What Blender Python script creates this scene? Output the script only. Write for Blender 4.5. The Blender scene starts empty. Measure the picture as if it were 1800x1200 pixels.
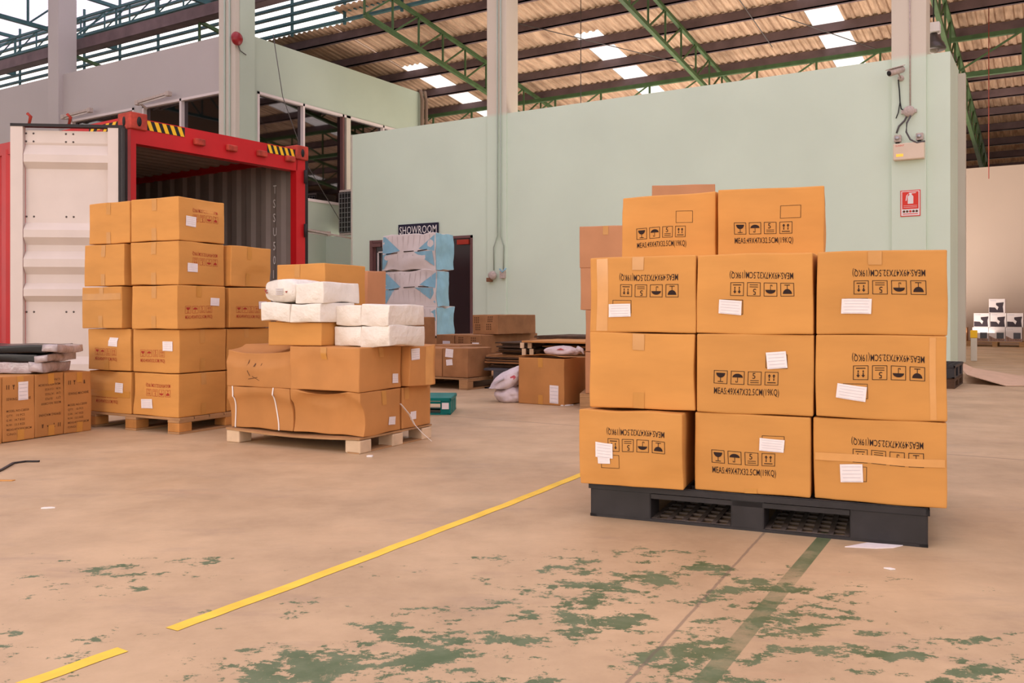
import bpy, bmesh, math, random
from mathutils import Vector, Matrix, noise
random.seed(7)
S = bpy.context.scene
COL = S.collection
PI = math.pi
# ---------------------------------------------------------------- camera, world, light, exposure
F_PX, CAM_H, HOR = 1560.0, 0.895, 548.0
TH = math.atan2(.529, .848)                      # the building is turned by this against the view
cam_d = bpy.data.cameras.new('camera'); cam = bpy.data.objects.new('camera', cam_d); COL.objects.link(cam)
cam_d.sensor_width = 36; cam_d.lens = F_PX/1800*36; cam_d.shift_y = -(600-HOR)/1800
cam.location = (0, 0, CAM_H); cam.rotation_euler = (PI/2, 0, TH); S.camera = cam
cam_d.clip_end = 300
S.view_settings.view_transform = 'Standard'; S.view_settings.look = 'None'
S.view_settings.gamma = 1; S.view_settings.use_curve_mapping = False
S.view_settings.exposure = -0.22
S.cycles.use_denoising = True
S.cycles.max_bounces = 8; S.cycles.diffuse_bounces = 5; S.cycles.transparent_max_bounces = 8
wd = bpy.data.worlds.new('sky'); S.world = wd; wd.use_nodes = True
bg = wd.node_tree.nodes['Background']
bg.inputs[0].default_value = (1.0, 0.95, 0.90, 1); bg.inputs[1].default_value = 1.9
def area(name, loc, target, sx, sy, power, color):
    l = bpy.data.lights.new(name, 'AREA'); l.shape = 'RECTANGLE'; l.size = sx; l.size_y = sy
    l.energy = power; l.color = color
    o = bpy.data.objects.new(name, l); COL.objects.link(o); o.location = loc
    o.rotation_euler = (Vector(target)-Vector(loc)).to_track_quat('-Z', 'Y').to_euler() if target else (PI, 0, 0)
    return o
# warm fill light added out of view, behind and to the left of the photographer
area('added_front_fill', (-4.5, -7.0, 4.2), (-3.0, 8.0, 1.0), 9, 5, 650, (1.0, 0.86, 0.73))
# fill lamp added out of view behind the green partition to brighten the roof
area('roof_fill_rear', (-7.8, 22.2, .35), None, 12.5, 8, 1500, (1.0, 0.88, 0.78))
area('roof_fill_side', (10.5, 20.0, 1.2), (2.0, 25.0, 6.5), 5, 4, 380, (1.0, 0.88, 0.78))  # second fill lamp, added off to the right and aimed up at the roof

# ---------------------------------------------------------------- coordinates
cT, sT = math.cos(TH), math.sin(TH)
def cw(X, Z, z=0.0):                             # right of / in front of the camera -> world
    return Vector((cT*X - sT*Z, sT*X + cT*Z, z))
def ray(px):
    r = (px-900)/F_PX
    return cT*r - sT, sT*r + cT
def onB(px, py, b):                              # point of the plane y = b seen at a pixel
    aa, bb = ray(px); t = b/bb
    return Vector((aa*t, b, CAM_H + (HOR-py)*t/F_PX))
def onA(px, py, a):
    aa, bb = ray(px); t = a/aa
    return Vector((a, bb*t, CAM_H + (HOR-py)*t/F_PX))
def onF(px, py, z=0.0):
    Z = F_PX*(CAM_H-z)/(py-HOR)
    return cw((px-900)/F_PX*Z, Z, z)

# ---------------------------------------------------------------- materials
MATS = {}
def mat(name, color, rough=.7, metal=0, spec=.3, **k):
    m = bpy.data.materials.new(name); m.use_nodes = True; nt = m.node_tree
    p = nt.nodes['Principled BSDF']
    p.inputs['Base Color'].default_value = (*color, 1); p.inputs['Roughness'].default_value = rough
    p.inputs['Metallic'].default_value = metal; p.inputs['Specular IOR Level'].default_value = spec
    MATS[name] = m
    v = k.get('var', 0)
    if v or k.get('bump'):
        tc = nt.nodes.new('ShaderNodeTexCoord'); mp = nt.nodes.new('ShaderNodeMapping')
        nt.links.new(tc.outputs['Object'], mp.inputs['Vector'])
        mp.inputs['Scale'].default_value = k.get('stretch', (1, 1, 1))
        n = nt.nodes.new('ShaderNodeTexNoise'); n.inputs['Scale'].default_value = k.get('scale', 4)
        n.inputs['Detail'].default_value = k.get('detail', 5)
        nt.links.new(mp.outputs['Vector'], n.inputs['Vector'])
        if v:
            oi = nt.nodes.new('ShaderNodeObjectInfo')
            mp2 = nt.nodes.new('ShaderNodeMapRange')
            mp2.inputs['From Min'].default_value = .3; mp2.inputs['From Max'].default_value = .7
            mp2.inputs['To Min'].default_value = 1-v; mp2.inputs['To Max'].default_value = 1+v*.6
            nt.links.new(n.outputs['Fac'], mp2.inputs['Value'])
            mp3 = nt.nodes.new('ShaderNodeMapRange'); w = k.get('obj', 0)
            mp3.inputs['To Min'].default_value = 1-w; mp3.inputs['To Max'].default_value = 1+w
            nt.links.new(oi.outputs['Random'], mp3.inputs['Value'])
            mu = nt.nodes.new('ShaderNodeMath'); mu.operation = 'MULTIPLY'
            nt.links.new(mp2.outputs['Result'], mu.inputs[0]); nt.links.new(mp3.outputs['Result'], mu.inputs[1])
            vm = nt.nodes.new('ShaderNodeVectorMath'); vm.operation = 'SCALE'
            vm.inputs[0].default_value = color
            nt.links.new(mu.outputs[0], vm.inputs['Scale']); nt.links.new(vm.outputs[0], p.inputs['Base Color'])
        if k.get('bump'):
            b = nt.nodes.new('ShaderNodeBump'); b.inputs['Strength'].default_value = k['bump']
            b.inputs['Distance'].default_value = k.get('dist', .01)
            nt.links.new(n.outputs['Fac'], b.inputs['Height']); nt.links.new(b.outputs['Normal'], p.inputs['Normal'])
    if k.get('alpha') is not None: p.inputs['Alpha'].default_value = k['alpha']
    if k.get('coat'): p.inputs['Coat Weight'].default_value = k['coat']
    if k.get('emit'):
        p.inputs['Emission Color'].default_value = (*color, 1); p.inputs['Emission Strength'].default_value = k['emit']
    return m
mat('card', (.61, .285, .073), .75, var=.10, scale=3, obj=.05, stretch=(1, 1, 3), bump=.08)
mat('card_b', (.50, .225, .070), .78, var=.12, scale=4, obj=.08, bump=.08)
mat('card_d', (.36, .17, .07), .8, var=.2, scale=6, obj=.12)
mat('card_old', (.085, .045, .025), .85, var=.35, scale=9, obj=.2)
mat('card_pale', (.60, .40, .27), .8, var=.08, scale=5)
mat('card_pink', (.50, .235, .115), .8, var=.08, scale=4, obj=.04)
mat('tape', (.56, .26, .055), .28, spec=.5, var=.08, scale=9)
mat('tape_clear', (.66, .325, .10), .25, spec=.5, var=.08, scale=9)
mat('ink', (.025, .012, .010), .8)
mat('ink_red', (.36, .035, .018), .8)
mat('ink_brown', (.12, .05, .02), .8)
mat('paper', (.83, .76, .76), .6, var=.05, scale=30)
mat('ink_pale', (.50, .46, .50), .8)
mat('wood', (.40, .22, .10), .8, var=.25, scale=5, stretch=(1, 1, 6), obj=.12)
mat('wood_pale', (.68, .50, .33), .8, var=.18, scale=7, obj=.05)
mat('wood_orange', (.50, .22, .06), .8, var=.25, scale=8, obj=.1)
mat('plastic_black', (.022, .019, .021), .5, var=.3, scale=12, spec=.4)
mat('plastic_dust', (.13, .10, .085), .8, var=.3, scale=20)
mat('plastic_teal', (.0, .17, .15), .5, var=.15, scale=6)
mat('plastic_grey', (.075, .075, .09), .6, var=.2, scale=6)
mat('green_wall', (.65, .765, .625), .75, var=.05, scale=.6, detail=8)
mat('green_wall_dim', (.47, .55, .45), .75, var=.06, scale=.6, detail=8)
mat('grey_wall', (.50, .46, .445), .8, var=.05, scale=.5)
mat('cream_wall', (.60, .555, .47), .8, var=.05, scale=.8)
mat('beige_wall', (.60, .475, .395), .8, var=.04, scale=.5)
mat('steel_purple', (.15, .10, .105), .7, var=.25, scale=3)
mat('steel_green', (.07, .13, .05), .55, var=.2, scale=5)
mat('steel_teal', (.045, .12, .13), .55, var=.2, scale=5)
mat('red_paint', (.50, .010, .014), .4, var=.15, scale=2, spec=.4)
mat('red_rust', (.42, .05, .03), .6, var=.4, scale=14)
mat('cont_white', (.64, .555, .505), .5, var=.05, scale=3)
mat('cont_grey', (.27, .225, .205), .65, var=.12, scale=2)
mat('rubber', (.02, .017, .018), .6)
mat('steel', (.45, .44, .44), .4, metal=.8)
mat('yellow', (.85, .50, .02), .5)
mat('black', (.015, .014, .014), .6)
mat('glass_dark', (.13, .12, .125), .03, metal=1, spec=.5)
mat('frame_white', (.72, .64, .62), .5)
mat('frame_brown', (.16, .075, .07), .5)
mat('door_dark', (.028, .014, .016), .18, spec=.5)
mat('navy', (.014, .012, .035), .5)
mat('white', (.80, .76, .74), .6)
mat('white_pack', (.78, .72, .64), .38, var=.06, scale=9, bump=.9, dist=.025, spec=.5)
mat('blue_wrap', (.27, .52, .64), .3, var=.15, scale=5, bump=.5, dist=.02, spec=.5)
mat('blue_wrap_pale', (.55, .70, .74), .35, var=.1, scale=5, bump=.4, dist=.02)
mat('foam_white', (.74, .66, .62), .6, var=.04, scale=8)
mat('bag', (.66, .56, .57), .35, var=.18, scale=9, bump=.6, dist=.02)
mat('bag_red', (.55, .10, .13), .5)
mat('lamp_cream', (.74, .60, .46), .5, var=.05, scale=4)
mat('fitting', (.52, .43, .38), .6, var=.2, scale=30)
mat('alarm_red', (.30, .012, .018), .3, spec=.5)
mat('sign_red', (.70, .035, .02), .45)
mat('conduit', (.42, .50, .41), .6)
mat('cable_grey', (.11, .10, .10), .6)
mat('cable_black', (.02, .02, .02), .6)
mat('lens_metal', (.10, .085, .08), .35, metal=.6)
mat('amber', (.9, .45, .05), .4, emit=.8)
mat('sheet_dark', (.25, .17, .13), .8)
mat('wrap_clear', (.52, .44, .45), .15, spec=.7, var=.3, scale=14, bump=.8, dist=.02, alpha=.75)
mat('wrap_black', (.008, .007, .008), .3, spec=.35, bump=.3, scale=6, dist=.01)
mat('picture_dark', (.035, .022, .03), .6)
mat('picture_brown', (.30, .17, .13), .6, var=.5, scale=22)
mat('box_white', (.66, .58, .58), .6)
mat('lamp_glass', (.25, .2, .17), .2, spec=.6)
mat('tape_yellow', (.84, .56, .06), .6, var=.12, scale=10)
mat('scrap_red', (.35, .07, .05), .6)
mat('line_brown', (.22, .10, .05), .8)

def roof_mat():
    m = mat('roof_sheet', (.56, .375, .255), .85); nt = m.node_tree; p = nt.nodes['Principled BSDF']
    tc = nt.nodes.new('ShaderNodeTexCoord'); mp = nt.nodes.new('ShaderNodeMapping'); mp.inputs['Scale'].default_value = (3, .35, 1)
    n = nt.nodes.new('ShaderNodeTexNoise'); n.inputs['Scale'].default_value = 2.2; n.inputs['Detail'].default_value = 8; n.inputs['Roughness'].default_value = .7
    nt.links.new(tc.outputs['Object'], mp.inputs[0]); nt.links.new(mp.outputs[0], n.inputs['Vector'])
    r = nt.nodes.new('ShaderNodeValToRGB'); e = r.color_ramp.elements
    e[0].position = .3; e[0].color = (.26, .155, .10, 1); e[1].position = .62; e[1].color = (.62, .43, .30, 1)
    nt.links.new(n.outputs['Fac'], r.inputs[0]); nt.links.new(r.outputs[0], p.inputs['Base Color'])
roof_mat()
def translucent(name, color, tr, tp):
    m = bpy.data.materials.new(name); m.use_nodes = True; nt = m.node_tree; nt.nodes.clear()
    out = nt.nodes.new('ShaderNodeOutputMaterial'); a = nt.nodes.new('ShaderNodeBsdfTranslucent'); b = nt.nodes.new('ShaderNodeBsdfTransparent')
    a.inputs[0].default_value = (*color, 1); b.inputs[0].default_value = (*color, 1)
    mx = nt.nodes.new('ShaderNodeMixShader'); mx.inputs[0].default_value = tp
    nt.links.new(a.outputs[0], mx.inputs[1]); nt.links.new(b.outputs[0], mx.inputs[2]); nt.links.new(mx.outputs[0], out.inputs[0])
    MATS[name] = m
translucent('skylight', (1.0, .98, .97), .3, .75)
translucent('roof_light', (.95, .91, 1.0), .3, .6)

def floor_mat():
    m = mat('floor', (.5, .33, .23), .55, spec=.3); nt = m.node_tree; p = nt.nodes['Principled BSDF']; L = nt.links.new
    N = lambda t: nt.nodes.new('ShaderNode'+t)
    tc = N('TexCoord')
    rot = N('Mapping'); rot.inputs['Rotation'].default_value = (0, 0, -TH); L(tc.outputs['Object'], rot.inputs[0])  # x right, y away from the camera
    sep = N('SeparateXYZ'); L(rot.outputs[0], sep.inputs[0])
    def noi(scale, stretch, detail=6, rough=.6, src=rot, off=(0, 0, 0)):
        mp = N('Mapping'); mp.inputs['Scale'].default_value = stretch; mp.inputs['Location'].default_value = off
        n = N('TexNoise'); n.inputs['Scale'].default_value = scale; n.inputs['Detail'].default_value = detail; n.inputs['Roughness'].default_value = rough
        L(src.outputs[0], mp.inputs[0]); L(mp.outputs[0], n.inputs['Vector']); return n.outputs['Fac']
    def mth(op, a, b=None, c=None, clamp=False):
        x = N('Math'); x.operation = op; x.use_clamp = clamp
        for i, v in enumerate((a, b, c)):
            if v is None: continue
            if isinstance(v, (int, float)): x.inputs[i].default_value = v
            else: L(v, x.inputs[i])
        return x.outputs[0]
    def mr(v, a, b, c=0, d=1):
        x = N('MapRange'); x.inputs[1].default_value = a; x.inputs[2].default_value = b; x.inputs[3].default_value = c; x.inputs[4].default_value = d
        L(v, x.inputs[0]); return x.outputs[0]
    def mix(f, a, b):
        x = N('Mix'); x.data_type = 'RGBA'
        L(f, x.inputs[0])
        for i, v in ((6, a), (7, b)):
            if isinstance(v, tuple): x.inputs[i].default_value = (*v, 1)
            else: L(v, x.inputs[i])
        return x.outputs[2]
    base = mix(mr(noi(1.1, (1, 1, 1), 8, .7), .36, .64), (.40, .275, .16), (.56, .395, .235))
    base = mix(mth('MULTIPLY', mr(noi(2.6, (.5, 1.4, 1), 9, .7, off=(3, 1, 0)), .55, .72), .5), base, (.29, .205, .15))
    base = mix(mth('MULTIPLY', mr(noi(3.0, (.35, 2.0, 1), 8, .7, off=(9, 4, 0)), .6, .75), .35), base, (.52, .30, .18))
    # remnants of the green floor paint, worn off elsewhere
    fine = noi(8.0, (.85, 1.15, 1), 12, .76, off=(2, 7, 0))
    big = noi(.95, (.8, 1.3, 1), 3, .5, off=(5.3, 1.7, 0))
    def spot(x, y, rx, ry, amp):             # places where more of the paint has survived
        a = mth('DIVIDE', mth('ADD', sep.outputs['X'], -x), rx); b2 = mth('DIVIDE', mth('ADD', sep.outputs['Y'], -y), ry)
        return mr(mth('ADD', mth('MULTIPLY', a, a), mth('MULTIPLY', b2, b2)), 0, 1, amp, 0)
    keep = spot(-.22, 2.42, .46, .32, .185)
    for s_ in ((.15, 2.62, .40, .32, .165), (.33, 2.95, .35, .22, .12), (-.50, 2.28, .34, .28, .165), (.45, 2.25, .35, .28, .13), (.78, 2.55, .40, .35, .085), (.72, 3.05, .3, .25, .10), (1.25, 2.25, .55, .35, .07),
               (-.62, 2.62, .35, .25, .10), (-1.35, 3.0, .45, .3, .075), (.25, 3.25, .5, .2, .07), (-1.2, 2.35, .5, .3, .07), (1.0, 2.8, .7, .6, .05), (-.2, 2.1, .5, .2, .10)): keep = mth('MAXIMUM', keep, spot(*s_))
    wear = mr(sep.outputs['Y'], 2.0, 4.4, -.005, -.13)
    v = mth('ADD', mth('ADD', mth('ADD', fine, mth('MULTIPLY', mth('SUBTRACT', big, .5), .42)), wear), keep)
    paint = mr(v, .594, .604)
    scr = mr(noi(30, (1.0, .25, 1), 4, .6, off=(1, 1, 0)), .62, .70, 1, .35)
    paint = mth('MULTIPLY', paint, scr)
    def line(x0, y0, x1, y1, w, soft=.002):
        nx, ny = (y1-y0), -(x1-x0); l = math.hypot(nx, ny); nx /= l; ny /= l
        d = mth('ADD', mth('ADD', mth('MULTIPLY', sep.outputs['X'], nx), mth('MULTIPLY', sep.outputs['Y'], ny)), -(x0*nx+y0*ny))
        return mr(mth('ABSOLUTE', d), w, w+soft, 1, 0)
    st = line(1.203, 3.456, .4626, 2.141, .026)
    st = mth('MULTIPLY', st, mr(mth('ADD', mth('MULTIPLY', fine, .6), noi(1.8, (1, 1, 1), 3, .5, off=(4, 4, 0))), .60, .82, .22, .95))
    st = mth('MULTIPLY', st, mr(sep.outputs['Y'], 3.6, 3.7, 1, 0))
    col = mix(mth('MAXIMUM', paint, st, clamp=True), base, mixc := mix(mr(noi(9, (1, 1, 1), 4), .4, .6), (.085, .125, .055), (.13, .165, .085)))
    jw = mth('ADD', sep.outputs['X'], mth('MULTIPLY', noi(14, (1, 1, 1), 4), .012))
    def jline(x0, y0, x1, y1, w):
        nx, ny = (y1-y0), -(x1-x0); l = math.hypot(nx, ny); nx /= l; ny /= l
        d = mth('ADD', mth('ADD', mth('MULTIPLY', jw, nx), mth('MULTIPLY', sep.outputs['Y'], ny)), -(x0*nx+y0*ny)-.005)
        return mr(mth('ABSOLUTE', d), w, w+.003, 1, 0)
    js = jline(1.006, 3.544, .288, 2.141, .0035)
    s2 = N('SeparateXYZ'); L(tc.outputs['Object'], s2.inputs[0])
    for c in (6.19,):
        d = mth('ABSOLUTE', mth('SUBTRACT', s2.outputs['Y'], c)); js = mth('MAXIMUM', js, mr(d, .008, .014, 1, 0))
    for c in (-6.4, 4.6):
        d = mth('ABSOLUTE', mth('SUBTRACT', s2.outputs['X'], c)); js = mth('MAXIMUM', js, mr(d, .008, .014, 1, 0))
    col = mix(mth('MULTIPLY', js, .55), col, (.13, .10, .08))
    # dark scratches and specks
    sp = mr(noi(22, (.45, 1.5, 1), 5, .6, off=(8, 8, 0)), .735, .76)
    col = mix(mth('MULTIPLY', sp, .6), col, (.16, .11, .09))
    L(col, p.inputs['Base Color'])
    rr = mr(noi(2, (1, 1, 1), 5), .3, .7, .42, .62); L(rr, p.inputs['Roughness'])
    b = N('Bump'); b.inputs['Strength'].default_value = .12; b.inputs['Distance'].default_value = .006
    L(fine, b.inputs['Height']); L(b.outputs[0], p.inputs['Normal'])
floor_mat()
def two_tone(name, lo, hi, z):
    m = mat(name, lo, .8); nt = m.node_tree; p = nt.nodes['Principled BSDF']
    g = nt.nodes.new('ShaderNodeNewGeometry'); s = nt.nodes.new('ShaderNodeSeparateXYZ'); nt.links.new(g.outputs['Position'], s.inputs[0])
    r = nt.nodes.new('ShaderNodeMapRange'); r.inputs[1].default_value = z-.05; r.inputs[2].default_value = z+.05
    nt.links.new(s.outputs['Z'], r.inputs[0])
    x = nt.nodes.new('ShaderNodeMix'); x.data_type = 'RGBA'; x.inputs[6].default_value = (*lo, 1); x.inputs[7].default_value = (*hi, 1)
    nt.links.new(r.outputs[0], x.inputs[0]); nt.links.new(x.outputs[2], p.inputs['Base Color'])
two_tone('column_paint', (.635, .75, .61), (.68, .61, .50), 5.25)

# ---------------------------------------------------------------- mesh helpers
class MB:
    def __init__(s): s.v = []; s.f = []; s.m = []; s.names = []; s.sm = []
    def mi(s, m):
        if m not in s.names: s.names.append(m)
        return s.names.index(m)
    def add(s, vs, fs, m, smooth=False):
        o = len(s.v); s.v += [tuple(v) for v in vs]; k = s.mi(m)
        for f in fs: s.f.append(tuple(i+o for i in f)); s.m.append(k); s.sm.append(smooth)
        return s
    def box(s, lo, hi, m, M=None):
        x0, y0, z0 = lo; x1, y1, z1 = hi
        vs = [Vector(p) for p in ((x0,y0,z0),(x1,y0,z0),(x1,y1,z0),(x0,y1,z0),(x0,y0,z1),(x1,y0,z1),(x1,y1,z1),(x0,y1,z1))]
        if M: vs = [M @ v for v in vs]
        return s.add(vs, [(0,3,2,1),(4,5,6,7),(0,1,5,4),(1,2,6,5),(2,3,7,6),(3,0,4,7)], m)
    def bev(s, lo, hi, m, r=.005, M=None):       # box with chamfered edges
        bm = bmesh.new(); bmesh.ops.create_cube(bm, size=1)
        for v in bm.verts: v.co = Vector([(lo[i]+hi[i])/2 + v.co[i]*(hi[i]-lo[i]) for i in range(3)])
        bmesh.ops.bevel(bm, geom=list(bm.edges), offset=r, segments=2, affect='EDGES', profile=.5)
        bm.verts.index_update(); vs = [M @ v.co if M else v.co.copy() for v in bm.verts]
        s.add(vs, [[v.index for v in f.verts] for f in bm.faces], m); bm.free(); return s
    def bar(s, p, q, w, h, m, up=(0,0,1)):
        p = Vector(p); q = Vector(q); d = (q-p).normalized(); u = Vector(up)
        x = d.cross(u)
        if x.length < .01: x = d.cross(Vector((1,0,0)))
        x.normalize(); y = x.cross(d).normalized()
        vs = [c + x*(sx*w/2) + y*(sy*h/2) for c in (p, q) for sx, sy in ((-1,-1),(1,-1),(1,1),(-1,1))]
        return s.add(vs, [(0,1,2,3),(7,6,5,4),(0,4,5,1),(1,5,6,2),(2,6,7,3),(3,7,4,0)], m)
    def tube(s, pts, r, m, n=8, closed=True):
        pts = [Vector(p) for p in pts]; rs = r if isinstance(r, (list, tuple)) else [r]*len(pts)
        vs = []; ref = Vector((0,0,1))
        for i, p in enumerate(pts):
            d = (pts[min(i+1, len(pts)-1)]-pts[max(i-1, 0)]).normalized()
            x = d.cross(ref)
            if x.length < .05: x = d.cross(Vector((0,1,0)))
            x.normalize(); y = x.cross(d)
            vs += [p + x*math.cos(2*PI*k/n)*rs[i] + y*math.sin(2*PI*k/n)*rs[i] for k in range(n)]
        fs = [(i*n+k, i*n+(k+1)%n, (i+1)*n+(k+1)%n, (i+1)*n+k) for i in range(len(pts)-1) for k in range(n)]
        if closed: fs += [tuple(range(n-1,-1,-1)), tuple(range((len(pts)-1)*n, len(pts)*n))]
        return s.add(vs, fs, m, True)
    def lathe(s, prof, m, n=20, M=None):
        vs = [Vector((r*math.cos(2*PI*k/n), r*math.sin(2*PI*k/n), z)) for r, z in prof for k in range(n)]
        if M: vs = [M @ v for v in vs]
        fs = [(i*n+k, i*n+(k+1)%n, (i+1)*n+(k+1)%n, (i+1)*n+k) for i in range(len(prof)-1) for k in range(n)]
        fs += [tuple(range(n-1,-1,-1)), tuple(range((len(prof)-1)*n, len(prof)*n))]
        return s.add(vs, fs, m, True)
    def prism(s, pts, vec, m):                   # polygon pts extruded by vec
        pts = [Vector(p) for p in pts]; n = len(pts); vec = Vector(vec)
        return s.add(pts+[p+vec for p in pts], [tuple(range(n-1,-1,-1)), tuple(range(n, 2*n))]+[(i, (i+1)%n, (i+1)%n+n, i+n) for i in range(n)], m)
    def build(s, name, parent=None, loc=None, rz=0, label=None):
        me = bpy.data.meshes.new(name); me.from_pydata(s.v, [], s.f)
        for n in s.names: me.materials.append(MATS[n])
        me.polygons.foreach_set('material_index', s.m); me.polygons.foreach_set('use_smooth', s.sm); me.update()
        bm = bmesh.new(); bm.from_mesh(me); bmesh.ops.recalc_face_normals(bm, faces=bm.faces); bm.to_mesh(me); bm.free()
        o = bpy.data.objects.new(name, me); COL.objects.link(o)
        if parent: o.parent = parent
        if loc is not None: o.location = loc
        o.rotation_euler.z = rz
        if label: o['label'] = label
        return o
def thing(name, label, cat, loc=(0,0,0), rz=0, group=None):
    o = bpy.data.objects.new(name, None); COL.objects.link(o); o.location = loc; o.rotation_euler.z = rz
    o.empty_display_size = .1
    o['label'] = label; o['category'] = cat
    if group: o['group'] = group
    return o
def tag(o, label, cat, group=None, kind=None):
    o['label'] = label; o['category'] = cat
    if group: o['group'] = group
    if kind: o['kind'] = kind
    return o
def struct(o, label=None):
    o['kind'] = 'structure'
    if label: o['label'] = label
    return o
def copy_tree(o, parent=None):
    c = o.copy(); COL.objects.link(c)
    if parent: c.parent = parent
    for ch in list(o.children): copy_tree(ch, c)
    return c
_tc = {}
def text_mesh(body, size, sx=.62):
    k = (body, size, sx)
    if k in _tc: return _tc[k]
    cu = bpy.data.curves.new('lettering', 'FONT'); cu.body = body; cu.size = size; cu.resolution_u = 2; cu.offset = size*.0025; cu.space_character = 1.06
    ob = bpy.data.objects.new('lettering', cu); me = ob.to_mesh()
    vs = [(v.co.x*sx, v.co.y) for v in me.vertices]; fs = [tuple(p.vertices) for p in me.polygons]
    ob.to_mesh_clear(); bpy.data.objects.remove(ob); bpy.data.curves.remove(cu)
    if vs:
        x0 = min(v[0] for v in vs); vs = [(v[0]-x0, v[1]) for v in vs]
    _tc[k] = (vs, fs); return _tc[k]
def icons(kind='full', text='MEAS:49X47X32.5CM(19KQ)', rect=True):
    """printed marks of a carton as flat 2D polygons: u to the right, v down from the top edge"""
    V = []; Fc = []
    def poly(pts): o = len(V); V.extend(pts); Fc.append(tuple(range(o, o+len(pts))))
    def rc(u0, v0, u1, v1): poly([(u0, v1), (u1, v1), (u1, v0), (u0, v0)])
    def frame(u0, v0, u1, v1, t=.0022): rc(u0, v0, u1, v0+t); rc(u0, v1-t, u1, v1); rc(u0, v0+t, u0+t, v1-t); rc(u1-t, v0+t, u1, v1-t)
    def half(cx, cy, r, up=True, sy=1.0, n=12):
        a = [(cx+r*math.cos(PI*k/n), cy-(1 if up else -1)*sy*r*math.sin(PI*k/n)) for k in range(n+1)]
        poly(a if up else a[::-1])
    s = .054
    for i in range(4):
        u = .072 + i*.0672; v = .153; frame(u, v, u+s, v+s); c = u+s/2
        if i == 0:
            half(c, v+.010, .018, False, 1.1); rc(c-.0012, v+.028, c+.0012, v+.045); rc(c-.011, v+.044, c+.011, v+.047)
        elif i == 1:
            half(c, v+.026, .0205, True, .75); rc(c-.001, v+.026, c+.001, v+.045); rc(c-.007, v+.043, c+.001, v+.0455); rc(c-.0075, v+.039, c-.0055, v+.0455)
        elif i == 2:
            vs, fs = text_mesh('5', .034, .9); o = len(V); V.extend([(c-.009+x, v+.029-y) for x, y in vs]); Fc.extend([tuple(o+j for j in f) for f in fs])
            rc(c-.017, v+.035, c+.017, v+.0375); rc(c-.017, v+.043, c+.017, v+.0455)
        else:
            for d in (-.009, .009):
                poly([(c+d-.0065, v+.018), (c+d+.0065, v+.018), (c+d, v+.009)]); rc(c+d-.002, v+.018, c+d+.002, v+.026); rc(c+d-.002, v+.028, c+d+.002, v+.036)
            rc(c-.017, v+.042, c+.017, v+.0455)
    vs, fs = text_mesh(text, .037, .56); w = max(x for x, y in vs); k = .258/w; o = len(V)
    V.extend([(.074+x*k, .248-y) for x, y in vs]); Fc.extend([tuple(o+j for j in f) for f in fs])
    if rect: frame(.276, .080, .363, .138, .0018)
    return V, Fc
PRINT = None
FACES = {'F': ((1,0,0),(0,0,-1),(0,-1,0)), 'R': ((0,1,0),(0,0,-1),(1,0,0)), 'T': ((1,0,0),(0,-1,0),(0,0,1)), 'L': ((0,-1,0),(0,0,-1),(-1,0,0))}
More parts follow.
